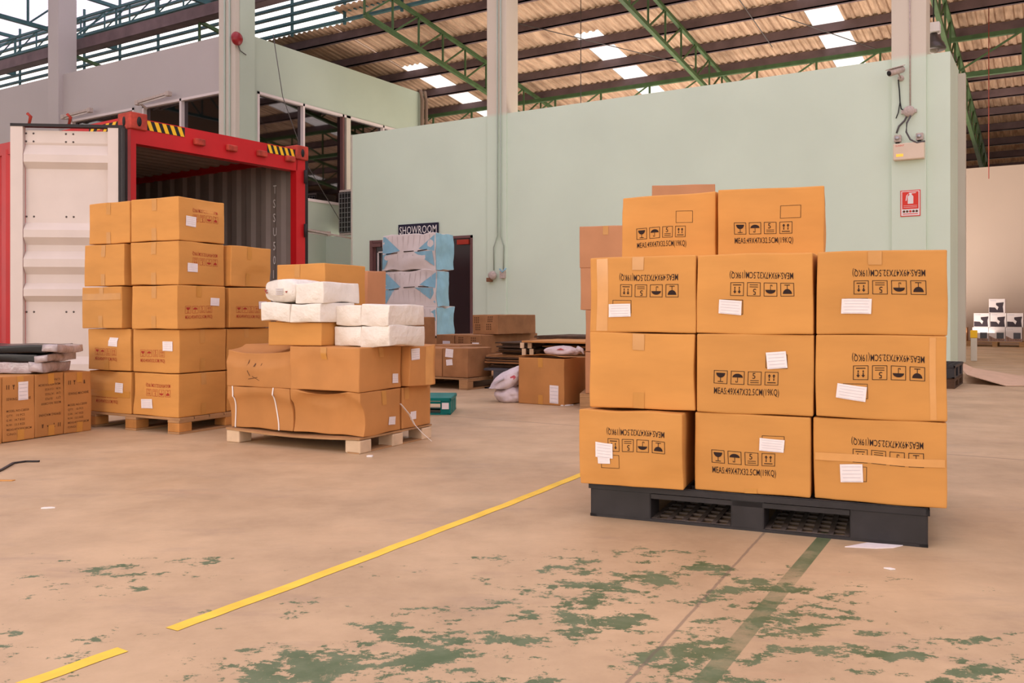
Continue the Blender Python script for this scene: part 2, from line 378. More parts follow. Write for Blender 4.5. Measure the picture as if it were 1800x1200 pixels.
class Carton:
    """a cardboard carton: slightly bulged, knocked at corners; tape, labels and print follow its skin"""
    def __init__(s, w, d, h, seed, bulge=.004, crush=.004, dents=()):
        s.dim = Vector((w, d, h)); s.seed = seed; s.bulge = bulge; s.crush = crush; s.dents = dents
    def disp(s, p):                              # p in local coords, z from 0
        w, d, h = s.dim; u = (2*p.x/w, 2*p.y/d, 2*p.z/h-1)
        q = p.copy(); off = Vector((s.seed*7.3, s.seed*3.1, s.seed*1.7))
        n = noise.noise_vector(p*4.5+off)
        q += n*s.crush*1.2
        for i in range(3):
            j, k = (i+1)%3, (i+2)%3
            b = max(0, 1-u[j]**2)*max(0, 1-u[k]**2)*s.bulge
            q[i] += b*(1 if u[i] > 0 else -1)*abs(u[i])**4 * (.3 if i == 2 else 1)
        for (face, du, dv, rad, dep) in s.dents:
            U, Vv, Nn = [Vector(x) for x in FACES[face]]
            c = s.surf0(face, du, dv); dd = (p-c)
            a = dd.dot(U)/rad[0]; b = dd.dot(Vv)/rad[1]; r = a*a+b*b
            depth_in = -(dd.dot(Nn))
            if r < 1 and depth_in < .25: q -= Nn*dep*(1-r)**.55*max(0, 1-depth_in/.25)
        return q
    def surf0(s, face, u, v):                    # u, v metres from the left and the top edge
        w, d, h = s.dim
        if face == 'F': return Vector((-w/2+u, -d/2, h-v))
        if face == 'R': return Vector((w/2, -d/2+u, h-v))
        if face == 'L': return Vector((-w/2, d/2-u, h-v))
        return Vector((-w/2+u, d/2-v, h))
    def mesh(s, m):
        w, d, h = s.dim; r = .006
        def ticks(L, n):
            H = L/2; t = [-H, -H+r*.35, -H+r, -H+r+.006]; inner = [-H+r+.006+(L-2*r-.012)*k/n for k in range(1, n)]
            return t+inner+[-x for x in t[::-1]]
        T = [ticks(w, 13), ticks(d, 11), ticks(h, 10)]; nn = [len(t) for t in T]; idx = {}; vs = []
        def vert(i, j, k):
            if (i, j, k) in idx: return idx[(i, j, k)]
            p = Vector((T[0][i], T[1][j], T[2][k])); hs = Vector((w/2-r, d/2-r, h/2-r))
            c = Vector([max(-hs[a], min(hs[a], p[a])) for a in range(3)]); dv = p-c
            if dv.length > 1e-9: p = c+dv.normalized()*r if sum(abs(x) > 1e-9 for x in dv) > 1 else p
            p.z += h/2; idx[(i, j, k)] = len(vs); vs.append(s.disp(p)); return idx[(i, j, k)]
        fs = []; a, b, c = nn
        for i in range(a-1):
            for j in range(b-1):
                fs.append((vert(i,j,0), vert(i,j+1,0), vert(i+1,j+1,0), vert(i+1,j,0))); fs.append((vert(i,j,c-1), vert(i+1,j,c-1), vert(i+1,j+1,c-1), vert(i,j+1,c-1)))
        for i in range(a-1):
            for k in range(c-1):
                fs.append((vert(i,0,k), vert(i+1,0,k), vert(i+1,0,k+1), vert(i,0,k+1))); fs.append((vert(i,b-1,k), vert(i,b-1,k+1), vert(i+1,b-1,k+1), vert(i+1,b-1,k)))
        for j in range(b-1):
            for k in range(c-1):
                fs.append((vert(0,j,k), vert(0,j,k+1), vert(0,j+1,k+1), vert(0,j+1,k))); fs.append((vert(a-1,j,k), vert(a-1,j+1,k), vert(a-1,j+1,k+1), vert(a-1,j,k+1)))
        return MB().add(vs, fs, m, True)
    def at(s, face, u, v, off): return s.disp(s.surf0(face, u, v)) + Vector(FACES[face][2])*off
    def patch(s, mb, face, cu, cv, w, h, m, rot=0, off=.0012, n=6, ripple=0, trim=0):
        vs = []; c, sn = math.cos(rot), math.sin(rot)
        for j in range(n+1):
            for i in range(n+1):
                x = (i/n-.5)*w; y = (j/n-.5)*h
                if trim and j in (0, n): x += random.uniform(-trim, trim)
                vs.append(s.at(face, cu+c*x-sn*y, cv+sn*x+c*y, off+ripple*random.random()))
        mb.add(vs, [(j*(n+1)+i, (j+1)*(n+1)+i, (j+1)*(n+1)+i+1, j*(n+1)+i+1) for j in range(n) for i in range(n)], m, True); return mb
def print_part(ct, root, face, vf, m, flip=False, du=0, dv=0, size=None, name='printed_marks'):
    V, Fc = vf; W = ct.dim.x if face in 'FT' else ct.dim.y; H = ct.dim.z; k = 1
    k = min(1, W/.465, H/.325) if size is None else size; ou = (W-.465*k)/2; ov = (H-.325*k)/2; out = []
    for u, v in V:
        u = ou+u*k+du; v = ov+v*k+dv
        if flip: u, v = W-u+2*du, H-v+2*dv
        out.append(ct.at(face, u, v, .0016))
    return MB().add(out, Fc, m).build(name, root)
_seed = [0]
def carton(fr, x, y, z, w, d, h, label, group=None, rz=0, m='card', feats=(), dents=(), bulge=.004, crush=.005, cat='carton', name='carton'):
    """fr = (x, y, yaw) of a stack; x, y = near left corner in that frame"""
    _seed[0] += 1; ox, oy, yaw = fr; R = Matrix.Rotation(yaw, 3, 'Z')
    c = R @ Vector((x+w/2, y+d/2, 0))
    ct = Carton(w, d, h, _seed[0], bulge, crush, dents)
    root = thing(name, label, cat, (ox+c.x, oy+c.y, z), yaw+rz, group)
    ct.mesh(m).build('cardboard_box', root)
    for f in feats:
        k = f[0]
        if k == 'print': print_part(ct, root, f[1], PRINT if f[2] == 'ink' or cat == 'box' else PRINT_R, f[2], f[3], *(f[4:]))
        elif k == 'paper':
            _, face, u, v, pw, ph, rot = f; mb = MB(); ct.patch(mb, face, u, v, pw, ph, 'paper', rot, .0035, 5, .0012)
            lab = mb.build('paper_label', root); ln = MB()
            for q in range(5):
                ct.patch(ln, face, u-math.sin(rot)*ph*(q/5-.36), v+ph*(q/5-.36), pw*(.78 if q % 2 else .86), ph*.022, 'ink_pale', rot, .0054, 3)
            ln.build('label_print', lab)
        elif k == 'tape':                        # strip folded over the top / bottom edge
            _, face, u, where, ln_ = f; tw = .05; H = ct.dim.z
            for wh in where:
                mb = MB(); ct.patch(mb, face, u, ln_/2+.002 if wh == 'T' else H-ln_/2-.002, tw, ln_, 'tape', random.uniform(-.03, .03), .0022, 5, .0004, .001)
                mb.build('packing_tape', root)
        elif k == 'band':
            _, face, v, hh, mm = f; W = ct.dim.x if face == 'F' else ct.dim.y; mb = MB()
            ct.patch(mb, face, W/2, v, W-.012, hh, mm, 0, .0024, 8); mb.build('packing_tape', root)
        elif k == 'vband':
            _, face, u, ww, mm = f; mb = MB(); ct.patch(mb, face, u, ct.dim.z/2, ww, ct.dim.z-.012, mm, 0, .0008, 8); mb.build('packing_tape', root)
        elif k == 'poly':
            _, face, polys, mm, nm = f; mb = MB()
            for pl in polys:
                mb.add([ct.at(face, u, v, .0018) for u, v in pl], [tuple(range(len(pl)))], mm)
                if len(polys) < 7: mb.build(nm, root); mb = MB()
            if mb.v: mb.build(nm, root)
        elif k == 'text':
            _, face, lines, mm, flip = f; W = ct.dim.x if face == 'F' else ct.dim.y; H = ct.dim.z; mb = MB()
            for (body, u, v, size, width) in lines:
                vs, fs = text_mesh(body, size, .6); ww = max(a for a, b in vs); kx = width/ww if width else 1; out = []
                for a, b in vs:
                    uu, vv = u+a*kx, v-b
                    if flip: uu, vv = W-uu, H-vv
                    out.append(ct.at(face, uu, vv, .0016))
                mb.add(out, fs, mm)
            mb.build('printed_marks', root)
        elif k == 'strap':
            _, u, off = f; pts = []; H = ct.dim.z
            for q in range(25):
                v = H*q/24; pts.append(ct.at('F', u+off*math.sin(PI*q/16)*.9, v, .004))
            mb = MB()
            for a, b in zip(pts[:-1], pts[1:]): mb.bar(a, b, .009, .003, 'white', up=(0, -1, 0))
            mb.build('strap', root)
        elif k == 'flap':                        # a lifted top flap
            _, face, lift = f; W, D, H = ct.dim; n = 10; vs = []
            for i in range(n+1):
                t = i/n; xx = -W/2+W*t; zz = lift*(.4+.6*math.sin(PI*t)+.25*noise.noise(Vector((t*5, _seed[0], 0))))
                vs += [(xx, -D/2+.001, H+zz), (xx, 0, H+.003), (xx, 0, H+.006), (xx, -D/2+.001, H+zz+.004)]
            fs = []
            for i in range(n):
                a = i*4; b = a+4
                fs += [(a+k2, b+k2, b+(k2+1) % 4, a+(k2+1) % 4) for k2 in range(4)]
            fs += [(0, 1, 2, 3), (n*4+3, n*4+2, n*4+1, n*4)]
            MB().add(vs, fs, m, True).build('top_flap', root)
    return root
PRINT = icons(); PRINT_R = icons(rect=False)
# ================================================================ THE HALL
def bx(name, lo, hi, m, parent=None, label=None):
    o = MB().box(lo, hi, m).build(name, parent, label=label); return o
fl = struct(MB().box((-48, -14, -.12), (22, 46, 0), 'floor').build('floor', label='worn concrete floor with remnants of green paint'))
ROOF = lambda b: CAM_H + 9.9 - .1435*b            # underside of the sheeting over the low part of the hall
WT = 5.26                                         # top of the pale green partition
AR = -1.64
# pale green partition, with the dark door opening of the showroom
dl, dr = onB(651, 425, 16.5).x, onB(831, 415, 16.5).x; dz = onB(831, 413, 16.5).z
mb = MB(); mb.box((-14.97, 16.5, 0), (dl, 16.7, WT), 'green_wall').box((dr, 16.5, 0), (AR, 16.7, WT), 'green_wall').box((dl, 16.5, dz), (dr, 16.7, WT), 'green_wall')
mb.box((AR-.2, 16.7, 0), (AR, 17.9, WT), 'green_wall')
struct(mb.build('wall_middle', label='pale green partition wall with a dark showroom door'))
struct(bx('trim_1', (AR, 17.72, 0), (AR+.12, 17.9, WT-.1), 'cream_wall', label='cream corner post closing the green partition'))
# showroom door: frame, dark glass leaves
d1 = thing('door_1', 'dark double glass door of the showroom behind the blue bundles', 'door', ((dl+dr)/2, 16.5, 0)); del d1['category']; d1['kind'] = 'structure'
W2 = (dr-dl)/2
bx('door_frame', (-W2, -.03, 0), (-W2+.09, .12, dz), 'frame_brown', d1); bx('door_frame', (W2-.05, -.02, 0), (W2, .12, dz), 'frame_brown', d1)
bx('door_frame', (-W2, -.02, dz-.06), (W2, .12, dz), 'frame_brown', d1)
for i, (x0, x1) in enumerate(((-W2+.09, -.45), (-.45, .38), (.38, W2-.05))):
    g = bx('door_leaf', (x0, .05, .02), (x1, .09, dz-.06), 'door_dark', d1)
    bx('stile', (x0, .035, .02), (x0+.05, .05, dz-.06), 'frame_brown', g); bx('stile', (x1-.05, .035, .02), (x1, .05, dz-.06), 'frame_brown', g)
bx('closer_plate', (W2-.42, -.03, dz-.2), (W2-.1, .03, dz-.09), 'ink_red', d1); bx('closer_plate', (-W2+.05, -.04, dz-.16), (-W2+.36, .03, dz-.07), 'frame_brown', d1)
p = onB(662, 442, 16.47)
mb = MB(); mb.box((p.x-(dl+dr)/2, .0, 1.0), (p.x-(dl+dr)/2+.03, .02, p.z), 'frame_white').box((p.x-(dl+dr)/2, .0, p.z-.03), (p.x-(dl+dr)/2+.6, .02, p.z), 'frame_white')
mb.build('poster_frame', d1)
# ---- left building (offices): corner at (AC, BC)
AC, BC, LT = -16.4, 14.24, CAM_H+6.56
wz0, wz1 = 3.72, 6.17
def wall_a(name, x0, x1, y0, y1, holes, m, z1, axis):   # wall slab with window holes; holes along its length
    mb = MB(); s = []
    if axis == 'x':
        c = x0
        for (h0, h1, za, zb) in holes:
            mb.box((c, y0, 0), (h0, y1, z1), m); mb.box((h0, y0, 0), (h1, y1, za), m); mb.box((h0, y0, zb), (h1, y1, z1), m); c = h1
        mb.box((c, y0, 0), (x1, y1, z1), m)
    else:
        c = y0
        for (h0, h1, za, zb) in holes:
            mb.box((x0, c, 0), (x1, h0, z1), m); mb.box((x0, h0, 0), (x1, h1, za), m); mb.box((x0, h0, zb), (x1, h1, z1), m); c = h1
        mb.box((x0, c, 0), (x1, y1, z1), m)
    return struct(mb.build(name))
wf = wall_a('wall_left', -44, AC, BC, BC+.2, [(-23.1, -20.35, 3.6, 6.15), (-20.0, -16.95, 3.6, 6.15)], 'grey_wall', LT, 'x'); wf['label'] = 'greyish upper wall of the office block at left'
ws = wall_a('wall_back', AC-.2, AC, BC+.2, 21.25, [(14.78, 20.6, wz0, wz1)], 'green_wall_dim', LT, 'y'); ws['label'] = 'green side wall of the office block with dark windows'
def window(name, label, plane, c, a0, a1, z0, z1, mull):
    w = thing(name, label, 'window'); del w['category']; w['kind'] = 'structure'
    def B(nm, u0, u1, za, zb, t0, t1, m):
        if plane == 'y': return bx(nm, (u0, c+t0, za), (u1, c+t1, zb), m, w)
        return bx(nm, (c-t1, u0, za), (c-t0, u1, zb), m, w)
    B('window_pane', a0, a1, z0, z1, .08, .10, 'glass_dark')
    B('window_frame', a0, a1, z1-.06, z1, -.02, .08, 'frame_white'); B('window_frame', a0, a1, z0, z0+.07, -.03, .08, 'frame_white')
    B('window_frame', a0, a0+.06, z0, z1, -.02, .08, 'frame_white'); B('window_frame', a1-.06, a1, z0, z1, -.02, .08, 'frame_white')
    for u, ww, m in mull: B('mullion', u-ww/2, u+ww/2, z0, z1, -.02, .08, m)
    return w
window('window_1', 'dark office window over the container, beside the corner column', 'y', BC, -20.0, -16.95, 3.6, 6.15, [(-18.5, .07, 'frame_white')])
window('window_2', 'dark office window half hidden behind the container, further left', 'y', BC, -23.1, -20.35, 3.6, 6.15, [])
window('window_3', 'dark glazed window band on the side wall mirroring the skylights', 'x', AC, 14.78, 20.6, wz0, wz1, [(16.3, .06, 'frame_white'), (17.75, .06, 'frame_brown'), (17.95, .16, 'cream_wall'), (19.4, .06, 'frame_white')])
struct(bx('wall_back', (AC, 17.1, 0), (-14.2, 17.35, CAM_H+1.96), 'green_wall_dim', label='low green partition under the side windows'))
struct(bx('trim_2', (-14.97, 16.49, 0), (-14.93, 16.5, WT), 'cream_wall'))
# far wall
struct(bx('wall_far', (-16, 27.5, 0), (20, 27.7, 4.86), 'beige_wall', label='beige far wall beyond the green partition'))
struct(bx('wall_rear', (-42, -9, 5.0), (13, -8.8, 10.5), 'beige_wall', label='unseen high wall added behind the photographer to darken the window reflections'))  # added out of view so the office front windows mirror something dark
struct(bx('wall_right', (12, 9, 0), (12.2, 41, 9), 'beige_wall'))
# ---- columns
def column(x0, x1, y0, y1, z1, m, label, joint=None):
    c = thing('concrete_column', label, 'column', ((x0+x1)/2, (y0+y1)/2, 0)); hx, hy = (x1-x0)/2, (y1-y0)/2
    MB().bev((-hx, -hy, 0), (hx, hy, z1), m, .012).build('shaft', c); return c
column(-10.93, -10.42, 16.46, 16.96, ROOF(16.7)-.05, 'column_paint', 'pale concrete column rising from the middle of the green wall')
column(-2.55, -2.0, 16.44, 16.94, ROOF(16.7)-.05, 'column_paint', 'pale concrete column with the emergency light and camera on it')
column(-24.0, -23.5, BC-.14, BC+.4, 10.0, 'grey_wall', 'grey concrete column at far left above the open container door')
cc = column(-16.93, -16.36, BC-.16, BC+.42, 10.0, 'cream_wall', 'tall cream column at the corner of the office block')
for k in (-.05, .12): MB().tube([(k, -.31, 0), (k, -.31, 9.9)], .022, 'conduit', 6).build('conduit', cc)
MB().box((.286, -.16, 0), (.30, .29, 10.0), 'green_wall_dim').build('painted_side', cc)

# ================================================================ ROOF
SK = [-16.05, -10.4, -4.8, .8]; SKW = .37; SB0, SB1 = 20.25, 33.0
def sheet(mb, x0, x1, y0, y1, zf, m, pitch=.19, dep=.034):
    n = max(1, round((x1-x0)/pitch)); px = (x1-x0)/n; vs = []; prof = []
    for i in range(n):
        b = x0+i*px; prof += [(b, 0), (b+px*.32, 0), (b+px*.46, dep), (b+px*.86, dep)]
    prof.append((x1, 0)); k = len(prof)
    for y in (y0, y1):
        for t in (0, .012): vs += [(x, y, zf(y)+z+t) for x, z in prof]
    fs = []
    for i in range(k-1):
        fs += [(i, 2*k+i, 2*k+i+1, i+1), (k+i, k+i+1, 3*k+i+1, 3*k+i), (i, i+1, k+i+1, k+i), (2*k+i, 3*k+i, 3*k+i+1, 2*k+i+1)]
    mb.add(vs, fs, m)
zs = lambda b: ROOF(b)+.13
mb = MB(); e = [-42]+[v for s in SK for v in (s-SKW, s+SKW)]+[13]
sheet(mb, -42, -16.47, 17.4, 41, zs, 'roof_sheet')
for i in range(2, len(e), 2): sheet(mb, e[i], e[i+1], 16.6, 41, zs, 'roof_sheet')
for s in SK:
    sheet(mb, s-SKW, s+SKW, 16.6 if s > -16 else 17.4, SB0, zs, 'roof_sheet'); sheet(mb, s-SKW, s+SKW, SB1, 41, zs, 'roof_sheet')
struct(mb.build('ceiling', label='corrugated brown roof sheeting on steel purlins'))
for i, s in enumerate(SK):
    mb = MB(); sheet(mb, s-SKW, s+SKW, SB0, SB1, zs, 'skylight')
    tag(mb.build('skylight_panel'), ['bright skylight strip above the end of the office side wall, leftmost', 'bright skylight strip right of the middle column', 'bright skylight strip just left of the column with the camera', 'bright skylight strip right of the column with the camera'][i], 'skylight', 'skylights in the corrugated roof')
mb = MB(); sheet(mb, -20, 13, -9, 18.2, lambda b: CAM_H+9.75, 'roof_light', .25); sheet(mb, -42, -20, 9, 18.2, lambda b: CAM_H+9.75, 'roof_light', .25); sheet(mb, -42, -20, -9, 9, lambda b: CAM_H+9.75, 'sheet_dark', .25)  # opaque dark sheet at left added out of view to darken the window reflections
struct(mb.build('ceiling', label='translucent corrugated sheeting of the raised roof bay, with an added unseen dark part'))
# purlins
ORD = 'first second third fourth fifth sixth seventh eighth ninth tenth eleventh twelfth thirteenth fourteenth fifteenth sixteenth seventeenth eighteenth nineteenth twentieth'.split()
b = 16.35; i = 0
while b < 41:
    z = ROOF(b); mb = MB()
    mb.box((-42, b-.035, z-.1), (12.9, b+.035, z+.12), 'steel_purple'); mb.box((-42, b-.035, z-.1), (12.9, b+.12, z-.085), 'steel_purple')
    if b > 16.5: tag(mb.build('roof_purlin'), 'dark steel purlin under the brown corrugated roof, the %s counted from the louvres' % ORD[i], 'purlin', 'purlins under the brown roof'); i += 1
    b += 1.4
for k, b in enumerate((4.0, 6.4, 8.8, 11.2, 13.6)):
    tag(MB().box((-42, b-.05, CAM_H+9.42), (12.9, b+.05, CAM_H+9.74), 'steel_purple').build('roof_purlin'), 'dark steel purlin under the translucent raised roof, the %s from the front' % ORD[k], 'purlin', 'purlins under the raised roof')
# clerestory louvre between the low roof and the raised bay
t = thing('clerestory_louvre', 'bright band of horizontal louvre bars above the office wall', 'louvre', (-15, 16.9, 8.0))
for k in range(9):
    z = .28+k*.24; MB().box((-27, -.05, z), (27.9, .05, z+.065), 'steel_teal').build('louvre_bar', t)
for k in range(3): MB().box((-27, -.05, .06-k*.22), (-3.4, .05, .12-k*.22), 'steel_teal').build('louvre_bar', t)
for k in range(30):
    x = -26.6+k*1.86; MB().bar((x, 0, .2), (x, 0, 2.6), .06, .06, 'steel_teal').build('upright', t)
# walkway beam hanging in the raised bay, seen under the louvres
wb = thing('walkway_beam', 'dark steel walkway beam crossing in front of the louvres', 'beam', (-28, 15.1, CAM_H+7.62))
MB().box((-14, -.16, -.14), (16.9, .16, -.10), 'steel_purple').build('bottom_plate', wb)
MB().box((-14, -.17, -.14), (16.9, -.14, .16), 'steel_purple').build('side_channel', wb)
MB().box((-14, .14, -.14), (16.9, .17, .16), 'steel_purple').build('side_channel', wb)
mb = MB().box((16.6, -3.2, -.14), (16.9, -.17, .1), 'steel_purple').box((12, -3.4, -.14), (30, -3.15, .1), 'steel_purple'); mb.build('end_frame', wb)
# trusses
def truss(p, q, depth, n, label, name='roof_truss', m='steel_green', w=.085, drop=(0, 0, -1)):
    p = Vector(p); q = Vector(q); D = Vector(drop)*depth; t = thing(name, label, 'truss', p); q = q-p; o = Vector((0, 0, 0))
    MB().bar(o, q, w, w, m).build('top_chord', t); MB().bar(o+D, q+D, w*1.1, w*1.1, m).build('bottom_chord', t)
    for i in range(n+1):
        a = q*(i/n); MB().bar(a, a+D, w*.5, w*.5, m, up=(1, .2, 0)).build('web_member', t)
        if i < n: MB().bar(a+D, q*((i+1)/n), w*.42, w*.42, m, up=(1, .2, 0)).build('web_member', t)
    return t
tl = {-24.6: 'green roof truss furthest left above the office block', -19.0: 'green roof truss running back over the office block windows', -13.4: 'green roof truss running back between the corner column and the middle column',
      -7.8: 'green roof truss running back to the right of the middle column', -2.2: 'green roof truss running back beside the column with the camera', 3.4: 'green roof truss furthest right'}
for a, l in tl.items(): truss((a, 15.2, ROOF(15.2)-.22), (a, 33, ROOF(33)-.22), .80, 18, l)
for a, l in ((-30.2, 'teal truss of the raised bay furthest left'), (-24.6, 'teal truss of the raised bay left of the grey column'), (-19.0, 'teal truss of the raised bay right of the grey column'), (-13.4, 'teal truss of the raised bay right of the corner column')):
    truss((a, 3, CAM_H+9.3), (a, 16.6, CAM_H+9.3), 1.25, 10, l, m='steel_teal', w=.10)
truss((-20, 22.6, CAM_H+6.22), (12.5, 22.6, CAM_H+6.22), .84, 22, 'long green truss crossing just over the green partition wall', w=.10)
truss((-42, 15.9, CAM_H+8.9), (-13.4, 15.9, CAM_H+8.9), .55, 24, 'teal lattice beam running along the louvre band', m='steel_teal', w=.07)
# sag rods and hanging wires
for k, (pa, pb) in enumerate((((-11.6, 18.5), (-8.4, 22.6)), ((-6.2, 18.5), (-6.2, 22.2)), ((-3.8, 23.5), (-5.6, 20.6)))):
    tag(MB().tube([(pa[0], pa[1], ROOF(pa[1])-.1), (pb[0], pb[1], ROOF(pb[1])-.12)], .012, 'cable_grey', 5).build('sag_rod'), 'thin sag rod under the corrugated roof, ' + ['slanting across the skylight right of the middle column', 'running straight back between the two nearer trusses', 'slanting towards the skylight by the camera column'][k], 'rod', 'sag rods under the roof')
x = onB(1021, 100, 18.4).x; tag(MB().tube([(x, 18.4, ROOF(18.4)+.16), (x, 18.4, 0)], .010, 'cable_grey', 5).build('hanging_wire'), 'thin wire hanging from the roof behind the green wall', 'wire')
x = onB(1738, 200, 22.0).x; tag(MB().tube([(x, 22, ROOF(22)), (x, 22, onB(1738, 290, 22).z-.3)], .010, 'scrap_red', 5).build('hanging_wire'), 'thin reddish wire hanging at right in front of the far roof', 'wire')
g = [onB(480, 60, 13.6), onB(497, 170, 14.0), onB(520, 235, 14.4), onB(540, 290, 15.0), onB(598, 388, 16.8)]
tag(MB().tube(g, .010, 'cable_grey', 5).build('hanging_wire'), 'loose grey cable hanging across the side windows down to the ledge', 'wire')

# ================================================================ THINGS ON WALLS
def fluorescent(pa, pb, wall_y, label):
    t = thing('fluorescent_light', label, 'light fixture', pa); d = pb-pa
    MB().bar((0, 0, 0), d, .09, .06, 'fitting').build('housing', t)
    MB().tube([Vector((0, 0, -.055))+d*.05, Vector((0, 0, -.055))+d*.95], .02, 'white').build('tube', t)
    for k in (0.0, 1.0): MB().bev(d*k-Vector((.06, .06, .07)), d*k+Vector((.06, .06, .05)), 'fitting', .012).build('lamp_holder', t)
    MB().bar((.04, 0, 0), (.04, wall_y-pa.y, -.12), .04, .04, 'fitting').build('bracket', t); return t
yy = 14.0
fluorescent(onB(112, 205, yy), onB(158, 193, yy), BC, 'grey fluorescent light on an arm beside the grey column')
fluorescent(onB(242, 180, yy), onB(296, 164, yy), BC, 'grey fluorescent light on an arm above the office front window')
fluorescent(onB(534, 403, 15.2), onB(576, 410, 16.6), 17.1, 'brown fluorescent light below the side windows')
# fire alarm bell
p = onB(441, 62, BC-.17); p.x = -16.33; t = thing('alarm_bell', 'round red fire alarm bell high on the corner column', 'alarm bell', p)
M = Matrix.Rotation(PI/2, 4, 'Y'); MB().lathe([(.06, 0), (.15, .01), (.16, .05), (.13, .10), (.05, .13), (0.005, .135)], 'alarm_red', 20, M).build('bell_dome', t)
MB().tube([(.0, .05, -.1), (.02, .12, -.25), (.01, .3, -.3)], .012, 'cable_grey', 6).build('cable', t)
# downpipes at the end of the office side wall
for k, (px, m) in enumerate(((742, 'sheet_dark'), (749, 'sheet_dark'))):
    p = onA(px, 170, AC+.12); tag(MB().tube([(AC+.06, p.y, LT+.05), (AC+.08, p.y, LT-.02), (AC+.12, p.y+.0, LT-.25), (AC+.12, p.y, 3.4)], .055, m, 8).build('downpipe'), ['brown downpipe at the end of the office side wall, nearer one', 'brown downpipe at the end of the office side wall, farther one'][k], 'pipe')
# air conditioner condenser on the ledge
p0 = Vector((AC, 17.2, CAM_H+1.99)); t = thing('air_conditioner', 'grey outdoor air conditioner with wire grille at the edge of the green wall', 'air conditioner', p0+Vector((.6, .35, 0)))
MB().bev((-.28, -.30, 0), (.28, .45, 1.18), 'fitting', .02).build('casing', t)
mb = MB()
for i in range(6): mb.bar((-.25+i*.1, -.33, .08), (-.25+i*.1, -.33, 1.1), .012, .012, 'steel')
for i in range(9): mb.bar((-.26, -.33, .08+i*.125), (.26, -.33, .08+i*.125), .012, .012, 'steel')
mb.build('wire_grille', t); MB().box((-.25, -.31, .06), (.25, -.302, 1.12), 'black').build('coil', t)
# showroom sign
a, b_ = onB(700, 396, 16.45), onB(770, 391, 16.45); z1 = (a.z+b_.z)/2+.01; z0 = onB(735, 413, 16.45).z-.02
t = thing('sign', 'black sign reading SHOWROOM in white letters over the door', 'sign', ((a.x+b_.x)/2, 16.48, z0)); w = b_.x-a.x; h = z1-z0
MB().bev((-w/2, -.03, 0), (w/2, .0, h), 'navy', .004).build('board', t)
vs, fs = text_mesh('SHOWROOM', .3, .8); k = w*.93/max(x for x, y in vs); ky = h*.62/max(y for x, y in vs)
MB().add([(-w*.465+x*k, -.033, h*.2+y*ky) for x, y in vs], fs, 'white').build('lettering', t)
# conduits and sockets left of the middle column
def conduit(pts, label, r=.016, m='conduit'):
    tag(MB().tube([onB(x, y, 16.42) for x, y in pts], r, m, 6).build('conduit'), label, 'conduit')
conduit([(874, -60), (874, 415), (868, 435), (868, 475)], 'green painted conduit down to the left wall socket')
conduit([(880, -60), (880, 415), (885, 432), (885, 475)], 'green painted conduit down to the right wall socket')
p = onB(867, 484, 16.42); t = thing('wall_socket', 'round beige wall socket at the end of the left conduit', 'socket', p)
MB().lathe([(.09, 0), (.10, .02), (.09, .07), (.05, .09)], 'fitting', 14, Matrix.Rotation(PI/2, 4, 'X')).build('cover', t); MB().bev((-.13, -.09, -.14), (-.03, .04, -.05), 'line_brown', .01).build('plug', t)
p = onB(884, 483, 16.42); t = thing('wall_socket', 'small square beige wall socket with a blue tie', 'socket', p)
MB().bev((-.055, -.06, -.08), (.055, .06, .10), 'fitting', .012).build('cover', t); MB().tube([(-.05, -.06, .13), (.03, -.07, .06), (.12, -.06, .14)], .018, 'blue_wrap', 6).build('tie', t)
# column at right: conduit, camera, junction box, emergency light, extinguisher sign, cables
YB = 16.44
conduit([(1599, -60), (1600, 190)], 'thin conduit down the column above the junction box', .012, 'fitting')
p = onB(1598, 196, YB-.02); t = thing('junction_box', 'round junction box on the column above the emergency light', 'junction box', p)
MB().lathe([(.09, -.02), (.095, .03), (.08, .06), (.02, .07)], 'fitting', 14, Matrix.Rotation(PI/2, 4, 'X')).build('cover', t)
MB().bar((-.12, 0, 0), (.12, 0, 0), .05, .06, 'fitting').build('spout', t)
p = onB(1584, 138, YB); t = thing('security_camera', 'small grey bullet security camera high on the column', 'camera', p)
MB().lathe([(.05, -.02), (.05, .03), (.02, .05)], 'fitting', 12, Matrix.Rotation(PI/2, 4, 'X')).build('mount', t)
MB().tube([(0, -.04, 0), (-.03, -.14, .08)], .014, 'fitting', 6).build('arm', t)
q0 = Vector((.04, -.10, .13)); q1 = Vector((-.14, -.30, .04)); MB().tube([q0, q1], .055, 'fitting', 14).build('camera_body', t)
MB().tube([q1, q1+(q1-q0)*.06], .042, 'black', 14).build('lens', t)
MB().bar(q0+Vector((0, 0, .06)), q1+Vector((-.02, -.02, .06)), .12, .012, 'fitting').build('sun_shield', t)
pc = lambda L, off=.03: [onB(x, y, YB-off) for x, y in L]
tag(MB().tube(pc([(1579, 140), (1581, 160), (1582, 178), (1584, 191), (1592, 197)]), .011, 'cable_black', 6).build('cable'), 'black cable from the security camera to the junction box', 'cable')
tag(MB().tube(pc([(1582, 180), (1579, 198), (1575, 208)]), .009, 'cable_black', 6).build('cable'), 'short black cable end hanging below the security camera', 'cable')
tag(MB().tube(pc([(1596, 200), (1590, 212), (1580, 222), (1576, 234)]), .016, 'cable_grey', 6).build('cable'), 'grey cable from the junction box to the left lamp head', 'cable')
tag(MB().tube(pc([(1601, 203), (1594, 216), (1593, 232), (1600, 245), (1612, 251), (1626, 248)], .12), .016, 'cable_grey', 6).build('cable'), 'thick grey cable looping over the emergency light box', 'cable')
p0, p1 = onB(1572, 284, YB), onB(1626, 250, YB); t = thing('emergency_light', 'beige emergency light box with two lamp heads on the column', 'emergency light', ((p0.x+p1.x)/2, YB, p0.z)); w = p1.x-p0.x; h = p1.z-p0.z
MB().bev((-w/2, -.13, 0), (w/2, 0, h), 'lamp_cream', .015).build('battery_box', t)
